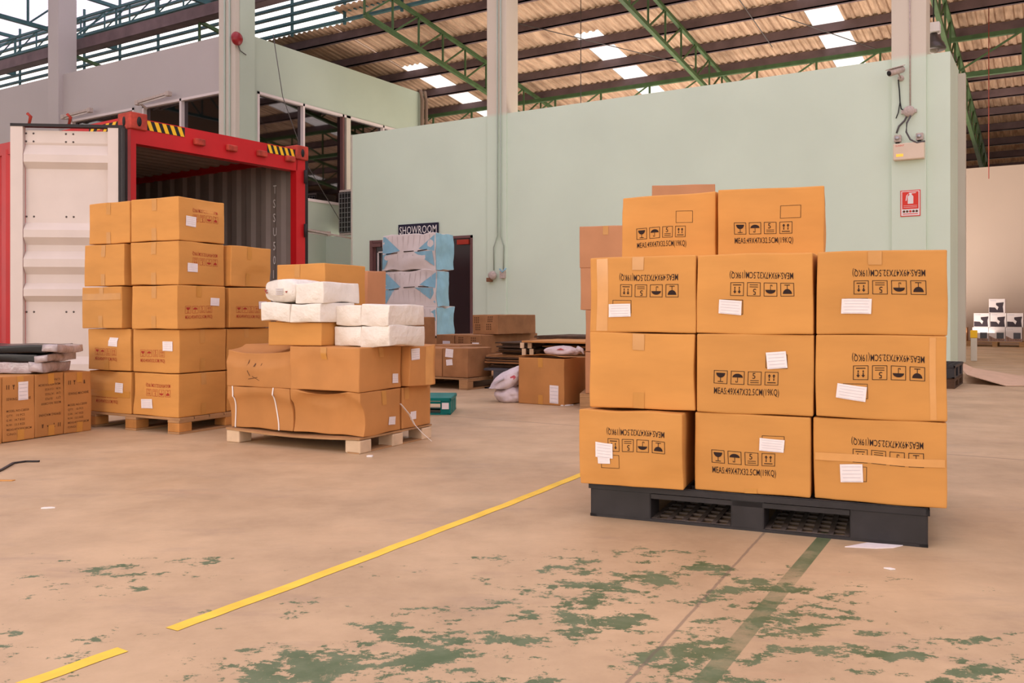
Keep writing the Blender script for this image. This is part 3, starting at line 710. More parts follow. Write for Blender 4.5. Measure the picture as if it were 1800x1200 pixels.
for sx in (-.37, .34):
    hd = MB().bev((sx*w-.05, -.12, h+.03), (sx*w+.06, -.03, h+.15), 'fitting', .012).build('lamp_head', t)
    MB().lathe([(.035, 0), (.035, .012)], 'steel', 14, Matrix.Translation((sx*w, -.12, h+.09)) @ Matrix.Rotation(PI/2, 4, 'X')).build('reflector', hd)
    MB().box((sx*w-.03, -.09, h), (sx*w+.03, -.05, h+.04), 'black').build('bracket', t)
MB().box((-w*.4, -.133, h*.2), (-w*.17, -.13, h*.36), 'amber').build('indicator', t)
vs, fs = text_mesh('SUNNY', .045, .9); MB().add([(-w*.42+x*1.0, -.1315, h*.80+y) for x, y in vs], fs, 'sign_red').build('lettering', t)
p0, p1 = onB(1583, 381, YB), onB(1618, 333, YB); w = p1.x-p0.x; h = p1.z-p0.z
t = thing('fire_extinguisher_sign', 'red and white fire extinguisher sign on the column', 'sign', ((p0.x+p1.x)/2, YB, p0.z))
MB().box((-w/2, -.012, 0), (w/2, -.002, h), 'sign_red').build('plate', t)
mb = MB(); mb.box((-w*.46, -.014, h*.03), (w*.46, -.0125, h*.97), 'white'); mb.build('border', t)
mb = MB(); mb.box((-w*.41, -.0155, h*.28), (w*.41, -.0142, h*.94), 'sign_red').build('red_field', t)
mb = MB(); e = -.0165
mb.prism([(-w*.13, e, h*.48), (w*.15, e, h*.48), (w*.15, e, h*.76), (w*.07, e, h*.83), (-w*.03, e, h*.83), (-w*.13, e, h*.76)], (0, .0008, 0), 'white')
mb.prism([(-w*.05, e, h*.83), (w*.07, e, h*.83), (w*.06, e, h*.87), (w*.28, e, h*.88), (w*.28, e, h*.91), (-w*.08, e, h*.90)], (0, .0008, 0), 'white')
mb.prism([(-w*.08, e, h*.88), (-w*.2, e, h*.80), (-w*.24, e, h*.60), (-w*.19, e, h*.60), (-w*.15, e, h*.78)], (0, .0008, 0), 'white')
for r in range(2): mb.box((-w*.34, e, h*(.40-.06*r)), (w*.34, e+.0008, h*(.412-.06*r)), 'white')
mb.build('pictogram', t)
mb = MB()
for q in range(5): mb.lathe([(w*.065, 0), (w*.065, .002)], 'ink_brown' if q != 2 else 'sign_red', 10, Matrix.Translation((-w*.32+q*w*.16, -.0145, h*.19)) @ Matrix.Rotation(PI/2, 4, 'X'))
mb.box((-w*.38, e+.001, h*.08), (w*.38, e+.002, h*.11), 'sign_red'); mb.build('symbols', t)
# high-bay lamp hanging right of the column
p = onB(1641, 88, 17.6); t = thing('high_bay_lamp', 'dark high bay lamp hanging from a chain beside the right column', 'lamp', p)
MB().bev((-.11, -.11, .30), (.11, .11, .48), 'white', .02).build('ballast_box', t)
MB().lathe([(.20, .0), (.21, .02), (.17, .12), (.09, .22), (.06, .30)], 'lens_metal', 20).build('reflector', t)
MB().lathe([(.02, -.07), (.07, -.05), (.09, .0), (.09, .03)], 'lamp_glass', 14).build('bulb', t)
MB().tube([(0, 0, .48), (0, 0, ROOF(17.6)-p.z)], .012, 'cable_black', 6).build('chain', t)
# ================================================================ SHIPPING CONTAINER
cx0 = cw(-3.82, 8.89); CW_, CH_, CL_ = 2.30, 2.88, 12.0
ct_ = thing('shipping_container', 'red shipping container with corrugated grey inside and its left door swung open', 'container', (cx0.x, cx0.y, 0), TH+math.atan2(.823, .568))
yb = .14                                          # sill height
def crease(mb, axis, c, u0, u1, z0, z1, m, pitch=.28, dep=.036, sgn=1, thick=.004):
    n = max(1, round((u1-u0)/pitch)); p = (u1-u0)/n; pr = []
    for i in range(n): pr += [(u0+i*p, 0), (u0+(i+.25)*p, 0), (u0+(i+.42)*p, dep), (u0+(i+.75)*p, dep), (u0+(i+.92)*p, 0)]
    pr.append((u1, 0)); k = len(pr); vs = []
    for z in (z0, z1):
        for t in (0, thick):
            for u, o in pr: vs.append((c+sgn*(o+t), u, z) if axis == 'y' else (z, u, c+sgn*(o+t)))
    fs = []
    for i in range(k-1): fs += [(i, i+1, 2*k+i+1, 2*k+i), (k+i, 3*k+i, 3*k+i+1, k+i+1)]
    mb.add(vs, fs, m)
mb = MB(); crease(mb, 'y', CW_-.06, .1, CL_, yb+.1, CH_-.1, 'cont_grey'); mb.build('side_panel', ct_)
mb = MB(); crease(mb, 'y', .10, .1, CL_, yb+.1, CH_-.1, 'cont_grey', sgn=-1); mb.build('side_panel', ct_)
mb = MB(); crease(mb, 'y', .03, .1, CL_, yb+.1, CH_-.1, 'red_paint', sgn=-1); mb.build('outer_panel', ct_)
mb = MB(); crease(mb, 'z', CH_-.09, .1, CL_, .03, CW_-.03, 'cont_grey', pitch=.21, dep=.03); mb.build('roof_panel', ct_)
bx('roof_skin', (.03, .1, CH_-.03), (CW_-.03, CL_, CH_-.02), 'red_paint', ct_)
bx('floor_board', (.05, .05, yb), (CW_-.05, CL_, yb+.12), 'wood', ct_); bx('end_wall', (.02, CL_-.05, yb), (CW_-.02, CL_, CH_-.02), 'cont_grey', ct_)
hb = bx('header_beam', (.06, 0, CH_-.29), (CW_-.12, .12, CH_-.03), 'red_paint', ct_)
for i in range(4):
    x = .72+i*.42; MB().bev((x, -.05, CH_-.20), (x+.13, 0, CH_-.13), 'red_rust', .012).build('cam_keeper', hb)
for x0, x1 in ((.17, .62), (1.72, 2.14)):
    mb = MB().box((x0, -.004, CH_-.135), (x1, 0, CH_-.04), 'black'); n = 5; s = (x1-x0)/n
    for i in range(n): mb.prism([(x0+i*s, -.006, CH_-.04), (x0+(i+.5)*s, -.006, CH_-.04), (x0+(i+.95)*s, -.006, CH_-.135), (x0+(i+.45)*s, -.006, CH_-.135)], (0, .003, 0), 'yellow')
    mb.build('hazard_stripes', hb)
mb = MB().box((-.004, .22, CH_-.13), (-.001, .75, CH_-.05), 'black')
for i in range(4): mb.prism([(-.006, .24+i*.13, CH_-.05), (-.006, .30+i*.13, CH_-.05), (-.006, .36+i*.13, CH_-.13), (-.006, .30+i*.13, CH_-.13)], (.003, 0, 0), 'yellow')
mb.build('hazard_stripes', ct_)
bx('top_rail', (0, .1, CH_-.16), (.08, CL_, CH_-.02), 'red_paint', ct_); bx('top_rail', (CW_-.08, .1, CH_-.16), (CW_, CL_, CH_-.02), 'red_paint', ct_)
bx('door_sill', (.05, 0, .02), (CW_-.05, .16, yb+.11), 'red_paint', ct_)
bx('bottom_rail', (0, .1, .04), (.08, CL_, yb+.1), 'red_paint', ct_)
for x in (0, CW_-.14):
    bx('corner_post', (x, .0, .1), (x+(.14 if x else .06), .10, CH_-.13), 'red_paint', ct_)
    for z in (CH_-.15, .02):
        c = MB().bev((x-.02, -.03, z), (x+.17, .20, z+.17), 'red_rust', .012).build('corner_casting', ct_)
        mb = MB(); mb.lathe([(.026, 0), (.026, .004)], 'black', 14, Matrix.Translation((x+.075, -.029, z+.08)) @ Matrix.Rotation(PI/2, 4, 'X') @ Matrix.Scale(1.9, 4, (0, 1, 0)))
        mb.lathe([(.026, 0), (.026, .004)], 'black', 14, Matrix.Translation((x-.019, .085, z+.08)) @ Matrix.Rotation(-PI/2, 4, 'Y') @ Matrix.Scale(1.9, 4, (1, 0, 0))); mb.build('hole', c)
# right door folded back along the outside, its hinges
bx('right_door', (CW_+.015, .02, yb+.1), (CW_+.065, 1.12, CH_-.14), 'rubber', ct_, label='black edged right door folded back outside')
for z in (.7, 1.25, 1.8, 2.45): MB().tube([(CW_-.02, -.03, z), (CW_-.02, -.03, z+.16)], .02, 'rubber', 8).build('hinge', ct_)
mb = MB()
for i, ch in enumerate('TSSU501092'):
    vs, fs = text_mesh(ch, .15, .7); z = 2.36-i*.175
    mb.add([(CW_-.067, .50-x, z+y) for x, y in vs], fs, 'white')
mb.build('serial_number', ct_)
# left door, its inner face parallel to the picture
dg = thing('door', '', ''); del dg['category']; del dg['label']; dg.name = 'left_door'; dg['label'] = 'open white door leaf with horizontal ribs and rivets'
# in container coordinates the leaf hinges at the left post and runs to the left
pa = cw((18-900)/F_PX*8.62, 8.62); pb = cw((220-900)/F_PX*8.72, 8.72)
R = Matrix.Rotation(-(TH+math.atan2(.823, .568)), 3, 'Z'); la = R @ (pa-Vector((cx0.x, cx0.y, 0))); lb = R @ (pb-Vector((cx0.x, cx0.y, 0)))
dg.parent = ct_; dg.location = la; dg.rotation_euler.z = math.atan2((lb-la).y, (lb-la).x); DW = (lb-la).length; D0, D1 = .05, 2.70
# ribbed panel: profile in (z, y)
def zy(py): return CAM_H+(HOR-py)*8.67/F_PX
Z = [D1-.03] + [zy(v) for v in (250, 254, 272, 285, 296)] + [zy(v) for v in (391, 404, 417, 430)] + [zy(v) for v in (441, 455, 469, 482)] + [zy(v) for v in (497, 508, 520, 530)] + [zy(v) for v in (627, 640, 653, 664)] + [D0+.04]
Y = [.05, .05, .055] + [.012, .012, .055] + [.055, .012, .012, .055] * 4 + [.055]
Y = [.045, .045, .055, .002, .002, .055] + [.055, .002, .002, .055]*4 + [.055]
mb = MB(); n = len(Z); vs = [(x, Y[i]+t, Z[i]) for x in (.12, DW-.16) for t in (0, .006) for i in range(n)]
fs = []
for i in range(n-1): fs += [(i, i+1, 2*n+i+1, 2*n+i), (n+i, 3*n+i, 3*n+i+1, n+i+1)]
mb.add(vs, fs, 'cont_white'); mb.build('ribbed_panel', dg)
MB().box((0, 0, D0), (.115, .06, D1), 'cont_white').build('frame_rail', dg); MB().box((DW-.165, 0, D0), (DW-.065, .06, D1), 'cont_white').build('frame_rail', dg)
MB().box((0, -.005, D1), (DW-.02, .07, D1+.028), 'rubber').box((DW-.06, -.01, D0), (DW-.035, .07, D1), 'rubber').build('rubber_seal', dg)
MB().box((DW-.035, .0, D0), (DW-.028, .06, D1), 'steel').build('seal_strip', dg); MB().box((DW-.028, -.012, D0), (DW, .07, D1), 'rubber').build('rubber_seal', dg)
mb = MB()
for py in (234, 248, 380, 548):
    for px in (42, 55, 112, 125): mb.lathe([(.010, 0), (.007, .006), (.001, .007)], 'lens_metal', 8, Matrix.Translation(((px-18)/202*DW, (.044 if py < 300 else .054), zy(py))) @ Matrix.Rotation(PI/2, 4, 'X'))
mb.build('rivets', dg)
for px in (52, 122):
    MB().tube([((px-22)/202*DW, .03, D1+.02), ((px-18)/202*DW, .02, D1+.10), ((px-24)/202*DW, .02, D1+.13)], .016, 'red_rust', 6).build('latch_cam', dg)

# ================================================================ PALLETS
def wood_pallet(loc, rz, w, d, h, label, m='wood', bm_='wood', cols=(0, .5, 1), group=None, bottom=True, bw=.12, nd=7):
    t = thing('wooden_pallet', label, 'pallet', loc, rz, group); bh = h-.05 if bottom else h-.036
    z0 = .016 if bottom else 0
    for i in range(nd):
        c = d*(i+.5)/nd; MB().bev((0, c-d/nd*.45, h-.018), (w, c+d/nd*.45, h), m, .002).build('deck_board', t)
    for i in cols:
        x = i*(w-bw); MB().bev((x, 0, h-.036), (x+bw, d, h-.018), m, .002).build('stringer_board', t)
        if bottom: MB().bev((x, 0, 0), (x+bw, d, .016), m, .002).build('bottom_board', t)
        for j in (0, .5, 1):
            y = j*(d-bw); MB().bev((x, y, z0), (x+bw, y+bw, h-.036), bm_, .005).build('block', t)
    return t
def plastic_pallet(loc, rz, w, d, h, label, m='plastic_black', blocks=None, grid=True, group=None):
    t = thing('plastic_pallet', label, 'pallet', loc, rz, group); blocks = blocks or ((0, .15), (w/2-.07, w/2+.07), (w-.15, w)); b2 = ((0, .15), (d/2-.07, d/2+.07), (d-.15, d))
    tk = .024
    if grid:
        mb = MB(); n1, n2 = 16, 12
        for i in range(n1+1): mb.box((i*(w-.012)/n1, 0, h-tk), (i*(w-.012)/n1+.012, d, h-.002), m)
        for j in range(n2+1): mb.box((0, j*(d-.012)/n2, h-tk), (w, j*(d-.012)/n2+.012, h), m)
        mb.build('top_deck', t)
        mb = MB()
        for (x0, x1) in ((blocks[0][1], blocks[1][0]), (blocks[1][1], blocks[2][0])):
            for i in range(6): x = x0+(x1-x0-.02)*i/5; mb.box((x, .01, .004), (x+.02, d-.01, .014), 'plastic_dust')
            for j in range(14): y = .01+(d-.04)*j/13; mb.box((x0, y, .004), (x1, y+.016, .013), 'plastic_dust')
        mb.build('bottom_grid', t)
    else: MB().bev((0, 0, h-tk), (w, d, h), m, .004).build('top_deck', t)
    mb = MB().box((-.006, -.006, h-tk-.004), (w+.006, .008, h-.004), m).box((w-.008, -.006, h-tk-.004), (w+.006, d, h-.004), m).box((-.006, 0, h-tk-.004), (.008, d, h-.004), m); mb.build('top_rim', t)
    MB().box((blocks[0][1], .0, h-.052), (blocks[2][0], .012, h-tk-.008), m).build('opening_lip', t)
    for (x0, x1) in blocks:
        for (y0, y1) in b2:
            MB().bev((x0, y0, .003), (x1, y1, h-tk), m, .008).build('block', t)
    mb = MB()
    for (y0, y1) in ((0, .1), (d-.1, d)):
        mb.box((0, y0, 0), (w, y1 if not grid else y0+.02, .012), m)
    mb.box((0, 0, 0), (.03, d, .012), m).box((w-.03, 0, 0), (w, d, .012), m); mb.build('bottom_rim', t)
    return t
def frame_at(X, Z, yaw_deg):
    p = cw(X, Z); return (p.x, p.y, TH+math.radians(yaw_deg))
def inf(fr, x, y, z=0):
    c, s = math.cos(fr[2]), math.sin(fr[2]); return Vector((fr[0]+c*x-s*y, fr[1]+s*x+c*y, z))

# ================================================================ FRONT STACK OF PRINTED CARTONS
A = frame_at(.344, 3.90, -23.4)
plastic_pallet(inf(A, .0, .0), A[2], 1.345, 1.05, .15, 'black plastic pallet under the front stack of printed cartons', blocks=((0, .272), (.606, .742), (1.066, 1.345)))
bw, bd, bh = .462, .49, .3255
K = 'ink'; UP, DN = ('print', 'F', K, False), ('print', 'F', K, True)
g1 = 'printed cartons on the front black pallet'
g0 = 'printed cartons in the front row of the front stack'
C = lambda *a, **k: carton(A, *a, group=g0, **k)
z1, z2, z3, z4 = .152, .479, .806, 1.133
C(-.03, -.055, z1, .450, bd, bh-.01, 'creased tan carton at the bottom left of the front stack, torn white label', feats=(DN, ('paper', 'F', .115, .165, .078, .060, .03), ('paper', 'F', .112, .205, .055, .028, -.04)), crush=.010, rz=-.012, m='card',
  dents=(('F', .42, .30, (.16, .06), .012), ('F', .10, .31, (.12, .05), .012), ('F', .2, .02, (.2, .05), .008)))
C(.458, .0, z1, bw, bd, bh-.003, 'tan carton at the bottom middle of the front stack, upright print and white label', feats=(UP, ('paper', 'F', .312, .118, .096, .052, .06), ('tape', 'F', .23, 'B', .02)), rz=.0)
C(.935, .005, z1, bw+.015, bd, bh, 'tan carton at the bottom right of the front stack with clear tape across its print', feats=(DN, ('band', 'F', .155, .030, 'tape_clear'), ('paper', 'F', .14, .215, .082, .070, -.06)), rz=-.01, dents=(('F', .02, .3, (.05, .2), .01),))
C(-.003, .0, z2, bw, bd, bh, 'unprinted tan carton at the left of the second row, taped top and bottom', feats=(('tape', 'F', .222, 'TB', .07),), m='card')
C(.470, .0, z2, bw, bd, bh, 'tan carton in the centre of the front stack, upright print, tilted white label', feats=(UP, ('paper', 'F', .318, .105, .080, .068, -.10)))
C(.942, .0, z2, bw+.005, bd, bh, 'tan carton at the right of the second row with clear tape down its edge', feats=(DN, ('paper', 'F', .132, .222, .105, .058, .12), ('vband', 'F', .42, .022, 'tape_clear')))
C(.0, .0, z3, bw, bd, bh, 'tan carton at the left of the third row with glossy tape near its left edge', feats=(DN, ('tape', 'F', .215, 'T', .055), ('paper', 'F', .135, .232, .100, .056, -.03), ('vband', 'F', .055, .05, 'tape_clear')))
C(.470, .0, z3, bw, bd, bh, 'tan carton in the middle of the third row, upside-down print, white label at lower left', feats=(DN, ('paper', 'F', .137, .218, .090, .056, .05)))
C(.944, .0, z3, bw+.003, bd, bh, 'tan carton at the right of the third row with tape on its top edge', feats=(DN, ('tape', 'F', .215, 'T', .055), ('paper', 'F', .148, .218, .108, .058, .02)))
gb = 'plain cartons in the hidden rear row of the front stack'
for zz, rn in ((z1, 'bottom'), (z2, 'second'), (z3, 'third')):
    for k, x in enumerate((.0, .475, .95)):
        carton(A, x, .50, zz, bw-.01, .485, bh, 'tan carton hidden behind the %s carton of the %s row of the front stack' % (('left', 'middle', 'right')[k], rn), group=gb)
# top row
fa = cw(.545, 4.40); TA = (fa.x, fa.y, TH+math.radians(-33))
carton(TA, .0, .0, z4, .482, .45, bh, 'tan carton at the top left of the front stack with upright print, slightly turned', group=g0, feats=(UP,), dents=(('F', .03, .02, (.05, .05), .008),))
fb = cw(.953, 4.10); TB = (fb.x, fb.y, TH+math.radians(-19.5))
carton(TB, .0, .0, z4, .462, .46, bh, 'tan carton at the top right of the front stack with upright print and pinkish side', group=g0, feats=(UP, ('tape', 'R', .22, 'T', .07)))

# stack behind the front stack
Bf = frame_at(.625, 8.2, -10)
wood_pallet(inf(Bf, 0, 0), Bf[2], 1.24, .62, .14, 'wooden pallet hidden in shade behind the front stack', group=None)
gs = 'cartons in the column behind the front stack'
for i, (z, l, dx) in enumerate(((.142, 'bottom', .055), (.528, 'second', .055), (.914, 'third', .01), (1.30, 'fourth', .0))):
    carton(Bf, dx, .0, z, .60, .6, .384, 'pinkish brown carton peeking out left behind the front stack, %s from the floor' % l, group=gs, m='card_pink', feats=(('tape', 'F', .24, 'T', .08),) if i == 3 else ())
carton(Bf, .70, .02, .142, .55, .58, 1.52, 'tall pinkish carton hidden behind the front stack beside the column', group=None, m='card_pink')
carton(Bf, .66, -.05, 1.69, .56, .6, .35, 'pinkish brown carton showing only its top edge above the front stack', m='card_pink')

# ================================================================ LEFT STACK OF CARTONS
Lf = frame_at(-2.43, 6.48, -28)
wood_pallet(inf(Lf, -1.03, -.01), Lf[2], 1.04, 1.02, .118, 'brown wooden pallet under the tall stack before the container', bm_='wood_orange')
r_ = 'ink_red'; pF = lambda f: ('print', 'F', r_, f); pR = lambda f: ('print', 'R', r_, f)
gl = 'cartons of the tall stack in front of the container'
zz = [.12+.325*i for i in range(5)]
L = lambda x, y, k, label, rz=0, dx=0, dy=0, feats=(), **kw: carton(Lf, x+dx, y+dy, zz[k], .486, .458, .318, label, group=gl, rz=rz, feats=feats, **kw)
TB_ = ('tape', 'F', .24, 'TB', .09)
L(-1.0, 0, 4, 'top carton of the left column of the tall stack, plain with brown tape', -.03, feats=(TB_,))
L(-1.0, 0, 3, 'carton second from the top in the left column of the tall stack, plain', -.05, -.03, -.02, feats=(TB_,))
L(-1.0, 0, 2, 'carton in the middle of the left column of the tall stack, tape band across it', -.05, -.045, -.03, feats=(TB_, ('band', 'F', .075, .05, 'tape')))
L(-1.0, 0, 1, 'carton second from the bottom in the left column, red print and white label', 0, -.01, .0, feats=(pF(False), ('paper', 'F', .30, .10, .10, .065, .05), ('tape', 'F', .22, 'B', .08)), dents=(('F', .3, .03, (.2, .06), .015),))
L(-1.0, 0, 0, 'bottom carton of the left column with sagging top edge and red print', 0, -.0, .0, feats=(pF(False), ('paper', 'F', .36, .12, .09, .075, .05), ('band', 'F', .17, .05, 'tape')), dents=(('F', .16, .02, (.16, .05), .03),))
L(-.49, 0, 4, 'top carton of the corner column of the tall stack with curved tape on its front', .04, .0, -.02, feats=(TB_, pR(True), ('paper', 'R', .115, .17, .10, .075, .04)), dents=(('R', .3, .02, (.15, .08), .02),))
L(-.49, 0, 3, 'carton second from the top in the corner column, white label on its right face', .035, .0, -.02, feats=(TB_, pR(True), ('paper', 'R', .13, .19, .10, .065, .04)))
L(-.49, 0, 2, 'carton in the middle of the corner column, label at upper right of its right face', .0, .02, -.03, feats=(TB_, pR(False), ('tape', 'R', .2, 'T', .08), ('paper', 'R', .35, .12, .085, .06, .05)))
L(-.49, 0, 1, 'carton second from the bottom in the corner column with red print on its front', 0, -.0, .0, feats=(pF(False), ('paper', 'F', .37, .12, .10, .07, .0), ('tape', 'R', .22, 'TB', .1)))
L(-.49, 0, 0, 'bottom corner carton of the tall stack with upside-down red print', 0, .0, .0, feats=(pF(True), ('paper', 'F', .155, .23, .12, .07, -.05), ('tape', 'R', .23, 'TB', .09)), dents=(('F', .0, .05, (.1, .2), .01),))
L(-.49, .47, 3, 'top carton of the rear right column, shiny tape on a dented side', .04, .02, .0, feats=(('tape', 'R', .2, 'TB', .10),), dents=(('R', .3, .28, (.2, .12), .02),))
L(-.49, .47, 2, 'second carton down of the rear right column with red print', 0, .02, .0, feats=(pR(False), ('paper', 'R', .36, .14, .09, .06, 0)))
L(-.49, .47, 1, 'third carton down of the rear right column, half hidden, with tape', 0, .0, .0, feats=(('tape', 'R', .2, 'T', .07),))
L(-.49, .47, 0, 'bottom carton of the rear right column, mostly hidden', 0, .0, .0)

# ================================================================ MIDDLE PILE
Mf = frame_at(-.955, 5.58, -28)
mp = thing('wooden_pallet', 'pale wooden pallet with chunky blocks under the crushed cartons', 'pallet', inf(Mf, -1.15, 0), Mf[2])
n = 16; vs = []
for i in range(n+1):
    x = 1.15*i/n; s_ = -.018*math.sin(PI*i/n)
    vs += [(x, -.005, .088+s_), (x, .82, .088), (x, .82, .1), (x, -.005, .1+s_)]
MB().add(vs, [(i*4+k, i*4+4+k, i*4+4+(k+1) % 4, i*4+(k+1) % 4) for i in range(n) for k in range(4)]+[(0, 1, 2, 3), (n*4+3, n*4+2, n*4+1, n*4)], 'wood').build('deck_board', mp)
for x, w_ in ((0, .12), (1.03, .12)):
    for y in (0, .35, .70): MB().bev((x, y, .0), (x+w_, y+.12, .084), 'wood_pale', .008).build('block', mp)
MB().box((1.05, .0, 0), (1.14, .82, .01), 'wood').build('bottom_board', mp)
gm = 'crushed cartons on the middle pallet'
Mc = lambda x, y, z, w, d, h, label, **k: carton(Mf, x, y, z, w, d, h, label, group=gm, m='card_b' if not k.get('m') else k.pop('m'), **k)
Mc(-1.14, .0, .102, .56, .44, .283, 'crushed carton with two white straps at the bottom left of the middle pile', dents=(('F', .28, .24, (.40, .20), .055),), feats=(('strap', .05, .012), ('strap', .42, -.012)), bulge=.012, crush=.009)
Mc(-.572, .0, .102, .572, .44, .283, 'dented carton at the bottom front corner of the middle pile, folded top edge', dents=(('F', .28, .19, (.36, .2), .075), ('F', .28, .02, (.16, .05), .03), ('T', .28, .42, (.2, .12), .02)), feats=(('paper', 'R', .33, .21, .085, .055, .05), ('tape', 'R', .24, 'T', .09)), bulge=.012, crush=.009)
Mc(-.46, .455, .102, .46, .35, .283, 'carton at the bottom rear of the middle pile with a small white label', feats=(('paper', 'R', .13, .2, .07, .055, .0), ('tape', 'R', .05, 'T', .08)), crush=.006)
def blot(u, v, a, b, n=7): return [(u+a*math.cos(2*PI*k/n)*(.7+.3*((k*7) % 3)/2), v+b*math.sin(2*PI*k/n)) for k in range(n)]
Mc(-1.145, .0, .388, .575, .44, .278, 'carton with black smudges and a crushed slanting top on the left of the middle pile', dents=(('T', .26, .44, (.34, .24), .05), ('F', .28, .02, (.34, .10), .04), ('F', .5, .14, (.12, .2), .012)), bulge=.010, crush=.010,
   feats=(('poly', 'F', [blot(.185, .085, .006, .03), blot(.255, .105, .012, .016), blot(.315, .10, .005, .013), [(.182, .11), (.187, .11), (.198, .16), (.22, .20), (.215, .203), (.193, .165)], [(.20, .225), (.29, .205), (.292, .209), (.202, .229)], [(.24, .20), (.31, .23), (.308, .233), (.238, .204)]], 'ink_brown', 'smudges'), ))
Mc(-.57, -.01, .388, .575, .45, .28, 'carton with a drawn circle on the front corner of the middle pile', dents=(('F', .25, .2, (.3, .15), .02),), crush=.007, bulge=.008,
   feats=(('tape', 'F', .29, 'T', .08), ('tape', 'R', .22, 'T', .06), ('paper', 'R', .38, .215, .07, .065, .03)))
Mc(-.40, .462, .388, .46, .315, .278, 'film wrapped carton sticking out at the right of the middle pile, label on top edge', feats=(('paper', 'R', .06, .055, .10, .075, -.04), ('vband', 'R', .24, .10, 'tape_clear')), crush=.010)
Mc(-.776, .01, .672, .455, .36, .155, 'plain low carton supporting the upper white packs', m='card')
Mc(-1.06, .385, .672, .47, .42, .236, 'plain carton under the upper red-printed carton of the middle pile')
carton(Mf, -1.05, .385, .910, .45, .45, .325, 'tan carton with red print crowning the middle pile behind the white packs', group=gm, feats=(('tape', 'F', .2, 'T', .09), ('print', 'R', 'ink_red', False)), m='card', rz=-.02)
carton(frame_at(-1.30, 7.35, -28), .0, .0, 0, .13, .25, 1.234, 'brown carton seen just behind the crowning carton of the middle pile', m='card_pink')
mb = MB(); pts = [inf(Mf, .012, .42, .28), inf(Mf, .03, .5, .2), inf(Mf, .035, .55, .13), inf(Mf, .08, .58, .07), inf(Mf, .13, .62, .012)]
for a_, b_ in zip(pts[:-1], pts[1:]): mb.bar(a_, b_, .014, .003, 'white')
tag(mb.build('strapping_band'), 'loose white strapping band hanging at the right of the middle pile', 'strap')

# white soft packs
def pack(fr, x, y, z, w, d, h, label, m='white_pack', group='white plastic packs on the middle pile', cr=.014, bul=.012, extra=None, name='plastic_pack', cat='pack'):
    _seed[0] += 1; ox, oy, yaw = fr; c = inf(fr, x+w/2, y+d/2)
    ct = Carton(w, d, h, _seed[0]+50, bul, cr); root = thing(name, label, cat, (c.x, c.y, z), yaw, group)
    ct.mesh(m).build('wrapping', root)
    if extra: extra(ct, root)
    return root
G2 = frame_at(-.775, 5.62, -28)
pack(G2, -.442, .0, .674, .218, .40, .132, 'white pack at the lower left of the front four')
pack(G2, -.22, .0, .674, .22, .40, .132, 'white pack at the lower right of the front four')
pack(G2, -.436, .0, .808, .216, .40, .132, 'white pack at the upper left of the front four')
pack(G2, -.218, .0, .808, .22, .40, .132, 'white pack at the upper right of the front four')
G1 = frame_at(-1.672, 5.93, -28)
pack(G1, -.01, .0, .829, .262, .35, .122, 'white pack lying under the rounded white roll')
pack(G1, .258, .0, .829, .25, .35, .122, 'white pack in the lower row beside the one under the roll')
pack(G1, .272, .02, .953, .235, .37, .135, 'white pack on the upper row leaning against the crowning carton')
c = inf(G1, .135, .19, .953); t = thing('plastic_roll', 'rounded white roll with small red marks at the left end of the packs', 'roll', c, G1[2], 'white plastic packs on the middle pile')
vs = []; n = 28; mrow = 10
for i in range(mrow+1):
    y = -.17+.34*i/mrow
    for k in range(n):
        a_ = 2*PI*k/n; ex = .55; x = .135*math.copysign(abs(math.cos(a_))**ex, math.cos(a_)); z = .082+.080*math.copysign(abs(math.sin(a_))**ex, math.sin(a_)); e_ = 1-.12*(abs(2*i/mrow-1))**6
        vs.append(Vector((x*e_, y, .082+(z-.082)*e_))+noise.noise_vector(Vector((x*9, y*9, z*9)))*.006)
fs = [(i*n+k, i*n+(k+1) % n, (i+1)*n+(k+1) % n, (i+1)*n+k) for i in range(mrow) for k in range(n)]+[tuple(range(n)), tuple(range(mrow*n, mrow*n+n))]
MB().add(vs, fs, 'white_pack', True).build('wrapping', t)
mb = MB()
for x, z, s_ in ((-.11, .085, .012), (-.1, .07, .008), (.07, .075, .008)): mb.prism([(x-s_, -.183, z+s_*.6), (x, -.183, z+s_*.2), (x+s_, -.183, z+s_*.6), (x, -.183, z-s_)], (0, .006, 0), 'scrap_red')
for q in range(4): mb.box((-.02, -.183, .055+q*.012), (.04, -.178, .059+q*.012), 'ink_pale')
mb.build('printed_marks', t)

# ================================================================ TALL CARTONS AT THE LEFT EDGE, WRAPPED PANELS
p_a, p_b = cw(-3.465, 6.04), cw(-3.183, 6.71); yaw = math.atan2((p_b-p_a).y, (p_b-p_a).x); Tf = (p_a.x, p_a.y, yaw)
ic = [(.045, 0), (.10, 1), (.145, 2), (.19, 3)]
def mini(u0, v0):
    P = []
    for k in range(4):
        u = u0+k*.045
        if k == 0: P += [[(u, v0), (u+.006, v0), (u+.006, v0-.03), (u, v0-.03)], [(u+.016, v0), (u+.022, v0), (u+.022, v0-.03), (u+.016, v0-.03)]]
        elif k == 1: P += [[(u, v0-.03), (u+.02, v0-.03), (u+.012, v0-.012), (u+.008, v0-.012)], [(u+.006, v0), (u+.014, v0), (u+.012, v0-.012), (u+.008, v0-.012)]]
        elif k == 2: P += [[(u, v0-.012), (u+.024, v0-.012), (u+.018, v0-.024), (u+.006, v0-.024)]]
        else: P += [[(u+.004, v0), (u+.02, v0), (u+.016, v0-.028), (u+.008, v0-.028)]]
    return P
def lines(u, wd_): return [('SEWING MACHINE', u, .165, .026, wd_), ('MODEL NO:CS8350', u, .245, .022, wd_*.9), ('QTY:   10 PCS', u, .278, .022, wd_*.72), ('G.W:  14.7 KGS', u, .311, .022, wd_*.72), ('N.W:  13.5 KGS', u, .344, .022, wd_*.72), ('MEAS:47X30X38CM', u, .377, .022, wd_), ('C/NO:', u, .41, .022, wd_*.4)]
